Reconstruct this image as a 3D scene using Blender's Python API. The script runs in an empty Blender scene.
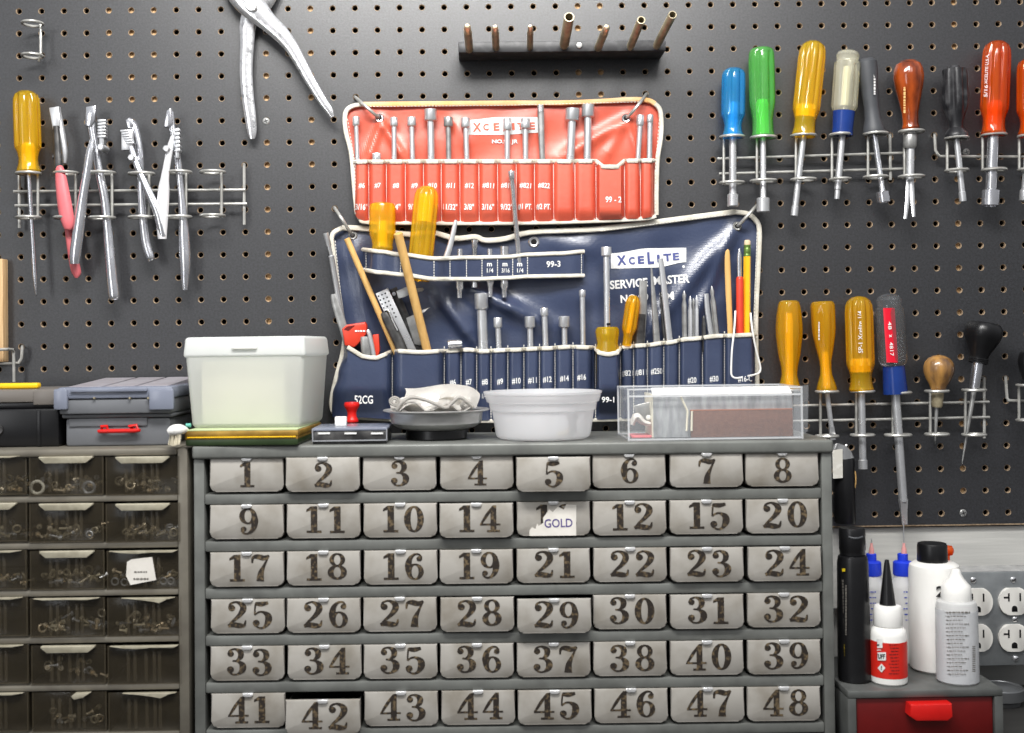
import bpy, bmesh, math, random
from mathutils import Vector, Matrix
random.seed(11)
PI = math.pi
sc = bpy.context.scene
COL = sc.collection

# ------------------------------------------------------------------ camera
Z0 = 1.75
FPX, CX, CY = 1190.7, 489.735, 326.819
CAM = Vector((0.51336, -1.352475, -0.387226 + Z0))
_R = (Matrix.Rotation(-0.0130076, 3, 'Z') @ Matrix.Rotation(-0.0122194, 3, 'Y') @ Matrix.Rotation(-0.0162615, 3, 'X'))
_RB = _R @ Matrix(((1, 0, 0), (0, 0, -1), (0, 1, 0)))
_RT = _RB.transposed()

def ray(px, py):
    return _RT @ Vector(((px - CX) / FPX, (py - CY) / FPX, 1.0))

def W(px, py, Y):
    """world point that the photo shows at (px, py) on the vertical plane y = Y"""
    r = ray(px, py)
    return CAM + r * ((Y - CAM.y) / r.y)

def onZ(px, py, Z):
    r = ray(px, py)
    return CAM + r * ((Z - CAM.z) / r.z)

def mpp(Y):
    return (Y - CAM.y) / FPX

cam_data = bpy.data.cameras.new('camera')
cam = bpy.data.objects.new('camera', cam_data)
COL.objects.link(cam)
sc.camera = cam
rt, up, bk = _RB[0], -_RB[1], -_RB[2]
cam.matrix_world = Matrix(((rt.x, up.x, bk.x, CAM.x), (rt.y, up.y, bk.y, CAM.y), (rt.z, up.z, bk.z, CAM.z), (0, 0, 0, 1)))
cam_data.sensor_width = 36.0
cam_data.sensor_fit = 'HORIZONTAL'
cam_data.lens = FPX / 1024 * 36.0
cam_data.shift_x = (512 - CX) / 1024
cam_data.shift_y = (CY - 366.5) / 1024
cam_data.clip_start = 0.02
cam_data.dof.use_dof = True
cam_data.dof.focus_distance = 1.325
cam_data.dof.aperture_fstop = 5.0

# ------------------------------------------------------------------ materials
def lin(c):
    c = c / 255.0
    return c / 12.92 if c <= 0.04045 else ((c + 0.055) / 1.055) ** 2.4

def rgb(r, g, b):
    return (lin(r), lin(g), lin(b), 1.0)

def mat(name, col, rough=0.5, metal=0.0, trans=0.0, col2=None, nscale=40.0, namount=0.5, bump=0.0, bscale=200.0,
        alpha=1.0, spec=0.5, ior=1.46, coat=0.0, emit=None, contrast=(0.35, 0.65), stretch=None, translucent=0.0, rough2=None, tint=None):
    m = bpy.data.materials.new(name)
    m.use_nodes = True
    nt = m.node_tree
    N, L = nt.nodes, nt.links
    b = N['Principled BSDF']
    out = N['Material Output']
    tc = N.new('ShaderNodeTexCoord')
    mp = N.new('ShaderNodeMapping')
    L.new(tc.outputs['Object'], mp.inputs['Vector'])
    if stretch:
        mp.inputs['Scale'].default_value = stretch
    nz = N.new('ShaderNodeTexNoise')
    nz.inputs['Scale'].default_value = nscale
    nz.inputs['Detail'].default_value = 5.0
    L.new(mp.outputs['Vector'], nz.inputs['Vector'])
    rp = N.new('ShaderNodeValToRGB')
    rp.color_ramp.elements[0].position, rp.color_ramp.elements[1].position = contrast
    c2 = col2 or tuple(min(1, x * 0.86) for x in col[:3]) + (1.0,)
    rp.color_ramp.elements[0].color = col
    rp.color_ramp.elements[1].color = tuple(col[i] * (1 - namount) + c2[i] * namount for i in range(3)) + (1.0,)
    L.new(nz.outputs['Fac'], rp.inputs['Fac'])
    L.new(rp.outputs['Color'], b.inputs['Base Color'])
    b.inputs['Roughness'].default_value = rough
    if rough2 is not None:
        mr = N.new('ShaderNodeMapRange')
        mr.inputs['To Min'].default_value = rough
        mr.inputs['To Max'].default_value = rough2
        mr.inputs['From Min'].default_value = 0.3
        mr.inputs['From Max'].default_value = 0.7
        L.new(nz.outputs['Fac'], mr.inputs['Value'])
        L.new(mr.outputs['Result'], b.inputs['Roughness'])
    b.inputs['Metallic'].default_value = metal
    b.inputs['Transmission Weight'].default_value = trans
    b.inputs['IOR'].default_value = ior
    b.inputs['Specular IOR Level'].default_value = spec
    b.inputs['Coat Weight'].default_value = coat
    b.inputs['Coat Roughness'].default_value = 0.08
    if emit:
        b.inputs['Emission Color'].default_value = emit[0]
        b.inputs['Emission Strength'].default_value = emit[1]
    if bump > 0:
        n2 = N.new('ShaderNodeTexNoise')
        n2.inputs['Scale'].default_value = bscale
        n2.inputs['Detail'].default_value = 4.0
        L.new(mp.outputs['Vector'], n2.inputs['Vector'])
        bp = N.new('ShaderNodeBump')
        bp.inputs['Strength'].default_value = bump
        bp.inputs['Distance'].default_value = 0.002
        L.new(n2.outputs['Fac'], bp.inputs['Height'])
        L.new(bp.outputs['Normal'], b.inputs['Normal'])
    last = b.outputs['BSDF']
    if translucent > 0:
        tl = N.new('ShaderNodeBsdfTranslucent')
        L.new(rp.outputs['Color'], tl.inputs['Color'])
        mx = N.new('ShaderNodeMixShader')
        mx.inputs['Fac'].default_value = translucent
        L.new(last, mx.inputs[1])
        L.new(tl.outputs['BSDF'], mx.inputs[2])
        last = mx.outputs['Shader']
    if alpha < 1.0:
        tr = N.new('ShaderNodeBsdfTransparent')
        if tint:
            tr.inputs['Color'].default_value = tint
        mx = N.new('ShaderNodeMixShader')
        mx.inputs['Fac'].default_value = alpha
        L.new(tr.outputs['BSDF'], mx.inputs[1])
        L.new(last, mx.inputs[2])
        last = mx.outputs['Shader']
    L.new(last, out.inputs['Surface'])
    return m

M = {}
M['board'] = mat('charcoal pegboard paint', rgb(46, 47, 51), 0.41, col2=rgb(27, 27, 29), nscale=420, namount=0.9, bump=0.10, bscale=700, spec=1.0)
M['fibre'] = mat('raw hardboard fibre', rgb(170, 148, 122), 0.8, col2=rgb(96, 78, 60), nscale=300, namount=0.9)
M['wood'] = mat('furring pine', rgb(226, 192, 146), 0.7, col2=rgb(186, 146, 100), nscale=30, namount=0.8, stretch=(8, 8, 0.6))
M['dark_void'] = mat('painted dark of holes', rgb(14, 13, 13), 0.9)
M['wall'] = mat('grey painted wall', rgb(176, 176, 172), 0.6, col2=rgb(150, 150, 147), nscale=9, namount=0.6, stretch=(0.5, 1, 6), bump=0.08, bscale=60)
M['wall_white'] = mat('whitewashed board', rgb(206, 205, 200), 0.55, col2=rgb(180, 180, 176), nscale=18, namount=0.7, stretch=(0.5, 1, 8), bump=0.1, bscale=70)
M['floor'] = mat('concrete floor', rgb(96, 94, 90), 0.8, col2=rgb(70, 68, 66), nscale=6)
M['bench'] = mat('bench top', rgb(54, 53, 51), 0.6, col2=rgb(40, 39, 38), nscale=12, stretch=(1, 8, 8))
M['cab'] = mat('grey enamelled steel', rgb(118, 120, 116), 0.36, metal=0.1, col2=rgb(92, 93, 90), nscale=35, namount=0.75, bump=0.03, bscale=120, rough2=0.55)
M['cab_warm'] = mat('taupe enamelled steel', rgb(122, 117, 106), 0.40, metal=0.2, col2=rgb(96, 91, 82), nscale=35, namount=0.7, rough2=0.58)
M['drawer'] = mat('worn aluminium drawer', rgb(172, 168, 161), 0.44, metal=0.2, col2=rgb(128, 121, 109), nscale=26, namount=0.8, contrast=(0.42, 0.72), bump=0.02, bscale=80, rough2=0.6)
M['drawer_dark'] = mat('drawer inside', rgb(70, 68, 64), 0.6, metal=0.4)
M['tab'] = mat('bright steel tab', rgb(240, 240, 240), 0.25, metal=0.5)
M['numeral'] = mat('worn brown numeral paint', rgb(40, 33, 27), 0.6, col2=rgb(108, 92, 68), nscale=300, namount=1.0, contrast=(0.50, 0.66))
M['gold_edge'] = mat('gold numeral edging', rgb(140, 116, 74), 0.6, col2=rgb(96, 78, 50), nscale=160)
M['paper'] = mat('white paper', rgb(232, 228, 220), 0.8, col2=rgb(206, 200, 190), nscale=60)
M['purple_ink'] = mat('purple ink', rgb(74, 58, 130), 0.7)
M['grey_ink'] = mat('grey ink', rgb(110, 106, 100), 0.7)
M['black_ink'] = mat('black ink', rgb(26, 26, 28), 0.6)
M['glare_white'] = mat('nickel with painted glare', rgb(244, 244, 246), 0.34, metal=0.45)  # glare on the handle put into the colour, a whiter copy of the chrome
M['plier_steel'] = mat('bright forged steel', rgb(240, 240, 242), 0.2, metal=0.88, col2=rgb(150, 151, 153), nscale=160, namount=0.8, contrast=(0.55, 0.75), bump=0.05, bscale=220)
M['white_ink'] = mat('white ink', rgb(240, 240, 238), 0.6, col2=rgb(215, 215, 212), nscale=200)
M['yellow_ink'] = mat('yellow ink', rgb(226, 196, 30), 0.6)
M['orange_ink'] = mat('orange ink', rgb(232, 106, 82), 0.6)
M['navy_ink'] = mat('navy ink', rgb(76, 84, 140), 0.6)
M['blue_ink'] = mat('blue ink', rgb(70, 90, 190), 0.6)
M['smoke'] = mat('smoky clear plastic', rgb(70, 63, 50), 0.16, alpha=0.30, col2=rgb(50, 45, 36), nscale=60, spec=0.6)
M['smoke_rib'] = mat('smoky rib', rgb(110, 100, 82), 0.2, alpha=0.16, spec=0.6)
M['lip'] = mat('lip with painted highlight', rgb(186, 180, 160), 0.3, col2=rgb(140, 132, 112), nscale=120, alpha=0.9)  # pale tone puts the light caught by the lips into their colour
M['steel'] = mat('nickel plated steel', rgb(226, 227, 229), 0.24, metal=0.75, col2=rgb(184, 186, 189), nscale=70, namount=0.6, rough2=0.42)
M['chrome'] = mat('chrome', rgb(232, 233, 238), 0.12, metal=0.95, col2=rgb(196, 198, 204), nscale=40, namount=0.6, rough2=0.3)
M['bright'] = mat('satin bright nickel', rgb(238, 238, 240), 0.24, metal=0.85, col2=rgb(176, 177, 180), nscale=90, namount=0.6)
M['dull_steel'] = mat('dull grey steel', rgb(186, 186, 184), 0.34, metal=0.65, col2=rgb(134, 134, 133), nscale=80, namount=0.8)
M['dark_steel'] = mat('dark steel', rgb(96, 95, 94), 0.38, metal=0.6, col2=rgb(44, 44, 46), nscale=80, namount=0.8)
M['wire'] = mat('grey zinc wire', rgb(196, 195, 190), 0.34, metal=0.5, col2=rgb(150, 149, 144), nscale=90, namount=0.7)
M['brass'] = mat('aged brass', rgb(188, 176, 146), 0.36, metal=0.3, col2=rgb(112, 102, 82), nscale=60, namount=0.8)
M['brass_bright'] = mat('polished brass', rgb(244, 230, 200), 0.2, metal=0.6, col2=rgb(200, 160, 100), nscale=60)
M['black'] = mat('black plastic', rgb(22, 22, 24), 0.32, col2=rgb(14, 14, 15), nscale=60, spec=0.5)
M['black_worn'] = mat('worn black plastic', rgb(30, 30, 33), 0.38, col2=rgb(96, 96, 98), nscale=70, namount=0.7, contrast=(0.5, 0.75))
M['black_wood'] = mat('black painted wood', rgb(50, 50, 52), 0.45, col2=rgb(92, 92, 94), nscale=90, namount=0.7, contrast=(0.5, 0.75))
M['grey_rubber'] = mat('grey rubbery plastic', rgb(70, 72, 76), 0.5, col2=rgb(56, 58, 61), nscale=60)
def clearmat(name, c, c2, tr=0.3, rough=0.03, a=0.42):
    return mat(name, c, rough, trans=tr, col2=c2, nscale=30, namount=0.7, spec=0.8, ior=1.46, coat=0.8, stretch=(3, 3, 0.3), translucent=0.1, alpha=a, tint=c)
M['amber'] = clearmat('amber acetate', rgb(255, 222, 62), rgb(255, 204, 24))
M['amber_deep'] = clearmat('deep amber acetate', rgb(255, 214, 52), rgb(255, 190, 16))
M['amber_core'] = mat('pale yellow core', rgb(255, 232, 80), 0.4, col2=rgb(255, 214, 40))
M['blue_ac'] = clearmat('blue acetate', rgb(80, 196, 246), rgb(60, 170, 236))
M['blue_core'] = mat('pale blue core', rgb(140, 210, 245), 0.4)
M['green_ac'] = clearmat('green acetate', rgb(146, 232, 136), rgb(110, 214, 104))
M['green_core'] = mat('bright green core', rgb(120, 235, 70), 0.4)
M['clear_ac'] = clearmat('clear acetate', rgb(250, 248, 232), rgb(236, 234, 212), 0.4, a=0.46)
M['clear_core'] = mat('cream core', rgb(240, 236, 206), 0.4)
M['glass_ac'] = clearmat('colourless acetate', rgb(236, 238, 240), rgb(220, 224, 226), 0.9, a=0.5)
M['orange_ac'] = clearmat('orange acetate', rgb(250, 120, 34), rgb(232, 84, 14), 0.3, a=0.46)
M['orange_core'] = mat('orange core', rgb(255, 160, 40), 0.4)
M['brown_ac'] = mat('reddish brown lacquered wood', rgb(168, 74, 24), 0.12, col2=rgb(76, 26, 8), nscale=40, namount=0.9, coat=0.6, stretch=(2, 2, 0.6))
M['royal'] = mat('royal blue plastic', rgb(26, 56, 126), 0.22, col2=rgb(20, 44, 104))
M['red_plastic'] = mat('red plastic', rgb(216, 32, 28), 0.28, col2=rgb(190, 22, 20))
M['red_band'] = mat('red band', rgb(222, 22, 48), 0.3)
M['pink'] = mat('pink vinyl grip', rgb(226, 118, 124), 0.4, col2=rgb(206, 96, 100), nscale=50)
M['ball_wood'] = mat('varnished wooden ball', rgb(186, 138, 74), 0.25, col2=rgb(92, 68, 52), nscale=30, namount=0.9, coat=0.4, stretch=(3, 3, 0.8))
M['dowel'] = mat('bare dowel wood', rgb(222, 180, 112), 0.6, col2=rgb(190, 142, 78), nscale=40, stretch=(6, 6, 0.5))
M['orange_vinyl'] = mat('orange vinyl', rgb(212, 96, 72), 0.40, col2=rgb(200, 78, 54), nscale=20, namount=0.8, bump=0.10, bscale=160, spec=1.0)
M['blue_vinyl'] = mat('navy vinyl', rgb(60, 70, 96), 0.30, col2=rgb(47, 56, 82), nscale=20, namount=0.8, bump=0.12, bscale=300, spec=0.9)
M['binding'] = mat('white binding tape', rgb(226, 222, 210), 0.6, col2=rgb(196, 190, 174), nscale=70, namount=0.8, bump=0.3, bscale=400)
M['binding_soiled'] = mat('soiled orange binding tape', rgb(236, 176, 108), 0.6, col2=rgb(226, 200, 160), nscale=40, namount=0.8, bump=0.3, bscale=400)
M['thread'] = mat('white thread', rgb(226, 224, 216), 0.7)
M['white_plastic'] = mat('white plastic', rgb(244, 243, 239), 0.35, col2=rgb(226, 224, 218), nscale=20)
M['white_soft'] = mat('translucent white bottle', rgb(244, 244, 243), 0.28, col2=rgb(234, 234, 233), nscale=20, alpha=0.84, translucent=0.3)
M['frost'] = mat('frosted plastic', rgb(246, 248, 244), 0.4, col2=rgb(236, 240, 234), nscale=12, alpha=0.7, translucent=0.4)
M['frost_lid'] = mat('frosted lid', rgb(244, 246, 244), 0.35, col2=rgb(234, 238, 234), nscale=12, alpha=0.78, translucent=0.3)
M['deli'] = mat('milky thin plastic', rgb(252, 252, 253), 0.2, col2=rgb(244, 246, 248), nscale=12, alpha=0.58, translucent=0.45)
M['cream'] = mat('cream card', rgb(228, 223, 204), 0.8, col2=rgb(210, 203, 182), nscale=20)
M['clear_box'] = mat('clear acrylic', rgb(226, 230, 234), 0.06, alpha=0.09, spec=0.8)
M['clear_edge'] = mat('acrylic edge', rgb(236, 238, 240), 0.1, alpha=0.42)
M['dish_steel'] = mat('brushed dish steel', rgb(206, 206, 204), 0.3, metal=0.55, col2=rgb(160, 160, 158), nscale=40, stretch=(1, 1, 4))
M['bag'] = mat('clear film', rgb(206, 208, 210), 0.15, alpha=0.4)
M['case_grey'] = mat('grey plastic case', rgb(112, 114, 118), 0.42, col2=rgb(94, 96, 100), nscale=20)
M['case_lid'] = mat('blue grey clear lid', rgb(136, 142, 158), 0.22, col2=rgb(116, 120, 134), nscale=20, alpha=0.92)
M['lid_top'] = mat('lid labels with painted reflection', rgb(176, 172, 178), 0.3, col2=rgb(150, 140, 146), nscale=40)  # pale tone stands for pinkish labels and the reflection on the lid
M['case_edge'] = mat('scuffed case edge', rgb(150, 152, 156), 0.3)
M['case_taupe'] = mat('taupe plastic case', rgb(122, 116, 110), 0.35, col2=rgb(100, 96, 92), nscale=20)
M['yellow'] = mat('yellow plastic', rgb(250, 204, 26), 0.4, col2=rgb(238, 186, 14))
M['tin_gold'] = mat('gold brown edge', rgb(176, 140, 62), 0.4, metal=0.3, col2=rgb(122, 92, 36), nscale=50, namount=0.9)
M['tin_green'] = mat('dark green board', rgb(48, 64, 36), 0.4, col2=rgb(30, 42, 24), nscale=50)
M['teal'] = mat('teal plastic', rgb(100, 178, 164), 0.4)
M['lightgreen'] = mat('pale green card', rgb(182, 196, 150), 0.5)
M['cloth'] = mat('white cotton cloth', rgb(238, 236, 231), 0.9, col2=rgb(208, 203, 197), nscale=30, bump=0.4, bscale=500)
M['cloth_hem'] = mat('grey cloth hem', rgb(172, 168, 162), 0.9, col2=rgb(140, 136, 130), nscale=60, bump=0.5, bscale=500)
M['bristle'] = mat('cream bristle', rgb(214, 206, 184), 0.8, col2=rgb(170, 160, 136), nscale=100, stretch=(8, 8, 0.5))
M['sand_brown'] = mat('brown abrasive', rgb(118, 76, 58), 0.85, col2=rgb(86, 54, 42), nscale=220, bump=0.4, bscale=600)
M['sand_red'] = mat('red brown edge', rgb(160, 96, 66), 0.8)
M['galv'] = mat('galvanised steel', rgb(164, 168, 170), 0.34, metal=0.7, col2=rgb(130, 134, 136), nscale=40, namount=0.8, rough2=0.5)
M['scuffed'] = mat('scuffed aluminium sheet', rgb(186, 188, 190), 0.4, metal=0.25, col2=rgb(130, 132, 134), nscale=160, namount=0.8, stretch=(1, 1, 0.25))
M['ivory'] = mat('white outlet plastic', rgb(236, 234, 228), 0.35, col2=rgb(224, 222, 214), nscale=20)
M['darkred'] = mat('dark red enamel', rgb(104, 18, 18), 0.35, col2=rgb(82, 12, 12), nscale=40)
M['cab_dark'] = mat('dark grey steel box', rgb(104, 106, 104), 0.42, metal=0.3, col2=rgb(82, 84, 82), nscale=40, namount=0.8)
M['label_red'] = mat('red label', rgb(216, 42, 30), 0.4, col2=rgb(200, 34, 24), nscale=60)
M['label_clear'] = mat('printed silver label', rgb(224, 226, 230), 0.35, alpha=0.55)
M['blue_cap'] = mat('bright blue cap', rgb(40, 70, 220), 0.35, col2=rgb(30, 56, 196))
M['needle_hub'] = mat('pink needle hub', rgb(226, 160, 156), 0.35)
M['red_vinyl'] = mat('red orange plastic', rgb(214, 66, 44), 0.35, col2=rgb(190, 50, 32))
M['pencil'] = mat('yellow pencil paint', rgb(250, 190, 40), 0.3, col2=rgb(240, 176, 30))
M['eraser'] = mat('worn eraser', rgb(222, 196, 160), 0.7)
M['ferrule_green'] = mat('green ferrule', rgb(112, 140, 70), 0.35, metal=0.5)
M['scale_grey'] = mat('grey metal ware', rgb(120, 122, 124), 0.35, metal=0.5, col2=rgb(92, 94, 95), nscale=30)
M['card_tan'] = mat('header card', rgb(226, 224, 216), 0.6, col2=rgb(196, 192, 180), nscale=120, contrast=(0.45, 0.55))

# ------------------------------------------------------------------ object helpers
def new_obj(name, bm, m, parent=None, smooth=38):
    me = bpy.data.meshes.new(name)
    bmesh.ops.recalc_face_normals(bm, faces=bm.faces)
    if parent is not None:
        o0 = ORIGIN[parent.name]
        bmesh.ops.translate(bm, verts=bm.verts, vec=-o0)
    bm.to_mesh(me)
    bm.free()
    for mm in (m if isinstance(m, (list, tuple)) else [m]):
        me.materials.append(mm if not isinstance(mm, str) else M[mm])
    if smooth:
        for p in me.polygons:
            p.use_smooth = True
        me.set_sharp_from_angle(angle=math.radians(smooth))
    o = bpy.data.objects.new(name, me)
    COL.objects.link(o)
    if parent is not None:
        o.parent = parent
        ORIGIN[o.name] = ORIGIN[parent.name]
    else:
        ORIGIN[o.name] = Vector((0, 0, 0))
    return o

ORIGIN = {}
_used = set()

def tag(o, label, cat, group=None, kind=None):
    o['label'] = label
    o['category'] = cat
    if group:
        o['group'] = group
    if kind:
        o['kind'] = kind
    n = len(label.split())
    if not 4 <= n <= 16:
        print('LABELLEN', n, label)
    if label in _used:
        print('DUPLABEL', label)
    _used.add(label)
    return o

def thing(name, label, cat, loc, group=None):
    o = bpy.data.objects.new(name, None)
    COL.objects.link(o)
    o.location = loc
    o.empty_display_size = 0.01
    ORIGIN[o.name] = Vector(loc)
    return tag(o, label, cat, group)

def single(name, bm, m, label, cat, group=None, kind=None, origin=None, smooth=38):
    """a thing that is one mesh"""
    if origin is None:
        xs = [v.co for v in bm.verts]
        origin = Vector((sum(v.x for v in xs) / len(xs), sum(v.y for v in xs) / len(xs), min(v.z for v in xs)))
    bmesh.ops.translate(bm, verts=bm.verts, vec=-Vector(origin))
    o = new_obj(name, bm, m, None, smooth)
    o.location = origin
    ORIGIN[o.name] = Vector(origin)
    return tag(o, label, cat, group, kind)

def struct(name, bm, m, smooth=38):
    o = new_obj(name, bm, m, None, smooth)
    o['kind'] = 'structure'
    return o

def NB():
    return bmesh.new()

# ------------------------------------------------------------------ mesh helpers
def box(bm, x0, x1, y0, y1, z0, z1, bevel=0.0, mi=0, seg=2, rot=None):
    vs = [bm.verts.new((x, y, z)) for x in (x0, x1) for y in (y0, y1) for z in (z0, z1)]
    idx = [(0, 1, 3, 2), (4, 6, 7, 5), (0, 4, 5, 1), (2, 3, 7, 6), (0, 2, 6, 4), (1, 5, 7, 3)]
    fs = [bm.faces.new([vs[i] for i in f]) for f in idx]
    for f in fs:
        f.material_index = mi
    geo = vs
    if bevel > 0:
        es = list({e for f in fs for e in f.edges})
        r = bmesh.ops.bevel(bm, geom=es, offset=bevel, segments=seg, profile=0.5, affect='EDGES')
        for f in r['faces']:
            f.material_index = mi
        geo = [v for v in r['verts']]
        geo = list({v for v in vs if v.is_valid} | set(geo))
    if rot is not None:
        bmesh.ops.transform(bm, matrix=rot, verts=geo)
    return geo

def pxbox(bm, px0, py0, px1, py1, Yf, Yb, bevel=0.0, mi=0):
    cx, cy = (px0 + px1) / 2, (py0 + py1) / 2
    a, b = W(px0, cy, Yf), W(px1, cy, Yf)
    t, u = W(cx, py0, Yf), W(cx, py1, Yf)
    return box(bm, a.x, b.x, Yf, Yb, u.z, t.z, bevel, mi)

def prism(bm, pts, Yf, Yb, mi=0, bevel=0.0):
    """polygon in the world XZ plane (list of Vectors or px pairs) extruded in Y"""
    P = [p if isinstance(p, Vector) else W(p[0], p[1], Yf) for p in pts]
    a = [bm.verts.new((p.x, Yf, p.z)) for p in P]
    b = [bm.verts.new((p.x, Yb, p.z)) for p in P]
    n = len(P)
    fs = [bm.faces.new(a), bm.faces.new(b[::-1])]
    for i in range(n):
        fs.append(bm.faces.new((a[i], b[i], b[(i + 1) % n], a[(i + 1) % n])))
    for f in fs:
        f.material_index = mi
    if bevel > 0:
        es = list(fs[0].edges)
        r = bmesh.ops.bevel(bm, geom=es, offset=bevel, segments=2, profile=0.5, affect='EDGES')
        for f in r['faces']:
            f.material_index = mi

def frame_from(b, t):
    z = (t - b).normalized()
    x = Vector((0, 1, 0)).cross(z)
    if x.length < 1e-4:
        x = Vector((1, 0, 0))
    x.normalize()
    y = z.cross(x)
    return Matrix(((x.x, y.x, z.x, b.x), (x.y, y.y, z.y, b.y), (x.z, y.z, z.z, b.z), (0, 0, 0, 1)))

def lathe(bm, Mx, prof, seg=28, mod=None, mi=0, cap=True, a0=0.0):
    rings = []
    for (r, z) in prof:
        if r <= 1e-7:
            rings.append([bm.verts.new(Mx @ Vector((0, 0, z)))])
        else:
            rings.append([bm.verts.new(Mx @ Vector((r * (mod(a0 + 2 * PI * k / seg, z) if mod else 1) * math.cos(a0 + 2 * PI * k / seg),
                                                    r * (mod(a0 + 2 * PI * k / seg, z) if mod else 1) * math.sin(a0 + 2 * PI * k / seg), z))) for k in range(seg)])
    fs = []
    for A, B in zip(rings[:-1], rings[1:]):
        if len(A) == 1 and len(B) == 1:
            continue
        for k in range(seg):
            k2 = (k + 1) % seg
            if len(A) == 1:
                fs.append(bm.faces.new((A[0], B[k], B[k2])))
            elif len(B) == 1:
                fs.append(bm.faces.new((A[k], A[k2], B[0])))
            else:
                fs.append(bm.faces.new((A[k], A[k2], B[k2], B[k])))
    if cap:
        for R_ in (rings[0], rings[-1]):
            if len(R_) > 2:
                fs.append(bm.faces.new(R_))
    for f in fs:
        f.material_index = mi
    return fs

def catmull(pts, n):
    """resample a list of tuples with a Catmull-Rom spline"""
    if n <= 1 or len(pts) < 3:
        return [tuple(p) for p in pts]
    out = []
    P = [pts[0]] + list(pts) + [pts[-1]]
    for i in range(1, len(P) - 2):
        p0, p1, p2, p3 = P[i - 1], P[i], P[i + 1], P[i + 2]
        for k in range(n):
            t = k / n
            out.append(tuple(0.5 * ((2 * b) + (-a + c) * t + (2 * a - 5 * b + 4 * c - d) * t * t + (-a + 3 * b - 3 * c + d) * t ** 3)
                             for a, b, c, d in zip(p0, p1, p2, p3)))
    out.append(tuple(pts[-1]))
    return out

def tube(bm, pts, r, seg=8, smooth=1, closed=False, mi=0, flat=None, caps=True):
    """sweep along world points; r number or list; flat=(vector, factor) squashes the section along the vector"""
    pts = [Vector(p) for p in pts]
    rr = r if isinstance(r, (list, tuple)) else [r] * len(pts)
    if smooth > 1 and not closed:
        q = catmull([(p.x, p.y, p.z, w) for p, w in zip(pts, rr)], smooth)
        pts = [Vector(a[:3]) for a in q]
        rr = [max(1e-5, a[3]) for a in q]
    n = len(pts)
    tans = []
    for i in range(n):
        if closed:
            t = pts[(i + 1) % n] - pts[i - 1]
        else:
            t = pts[min(n - 1, i + 1)] - pts[max(0, i - 1)]
        tans.append(t.normalized() if t.length > 1e-9 else Vector((0, 0, 1)))
    ref = Vector((0, 1, 0)) if abs(tans[0].y) < 0.9 else Vector((1, 0, 0))
    nrm = (ref - tans[0] * ref.dot(tans[0])).normalized()
    rings = []
    for i in range(n):
        nrm = nrm - tans[i] * nrm.dot(tans[i])
        if nrm.length < 1e-6:
            nrm = tans[i].orthogonal()
        nrm.normalize()
        bi = tans[i].cross(nrm)
        ring = []
        for k in range(seg):
            a = 2 * PI * k / seg
            d = (nrm * math.cos(a) + bi * math.sin(a)) * rr[i]
            if flat:
                d = d - flat[0] * d.dot(flat[0]) * (1 - flat[1])
            ring.append(bm.verts.new(pts[i] + d))
        rings.append(ring)
    fs = []
    for i in range(n if closed else n - 1):
        A, B = rings[i], rings[(i + 1) % n]
        for k in range(seg):
            fs.append(bm.faces.new((A[k], A[(k + 1) % seg], B[(k + 1) % seg], B[k])))
    if not closed and caps:
        fs.append(bm.faces.new(rings[0][::-1]))
        fs.append(bm.faces.new(rings[-1]))
    for f in fs:
        f.material_index = mi

YV = Vector((0, 1, 0))

def ribbon2d(pts, n=6, fat=1.16):
    """variable width stroke in 2-D: pts (x, y, width) -> list of quads of 2-D points"""
    q = [(a, b, c * fat) for a, b, c in catmull(pts, n)]
    L_, R_ = [], []
    for i, (x, y, w) in enumerate(q):
        a = q[max(0, i - 1)]
        b = q[min(len(q) - 1, i + 1)]
        tx, ty = b[0] - a[0], b[1] - a[1]
        l = math.hypot(tx, ty) or 1
        nx, ny = -ty / l, tx / l
        L_.append((x + nx * w / 2, y + ny * w / 2))
        R_.append((x - nx * w / 2, y - ny * w / 2))
    return [(L_[i], L_[i + 1], R_[i + 1], R_[i]) for i in range(len(q) - 1)]

def ring2d(cx, cy, rx, ry, ix, iy, n=28):
    o = [(cx + rx * math.cos(2 * PI * k / n), cy + ry * math.sin(2 * PI * k / n)) for k in range(n)]
    i = [(cx + ix * math.cos(2 * PI * k / n), cy + iy * math.sin(2 * PI * k / n)) for k in range(n)]
    return [(o[k], o[(k + 1) % n], i[(k + 1) % n], i[k]) for k in range(n)]

def disc2d(cx, cy, r, n=14):
    return [tuple((cx + r * math.cos(2 * PI * k / n), cy + r * math.sin(2 * PI * k / n)) for k in range(n))]

def rect2d(x0, y0, x1, y1):
    return [((x0, y0), (x1, y0), (x1, y1), (x0, y1))]

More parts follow.
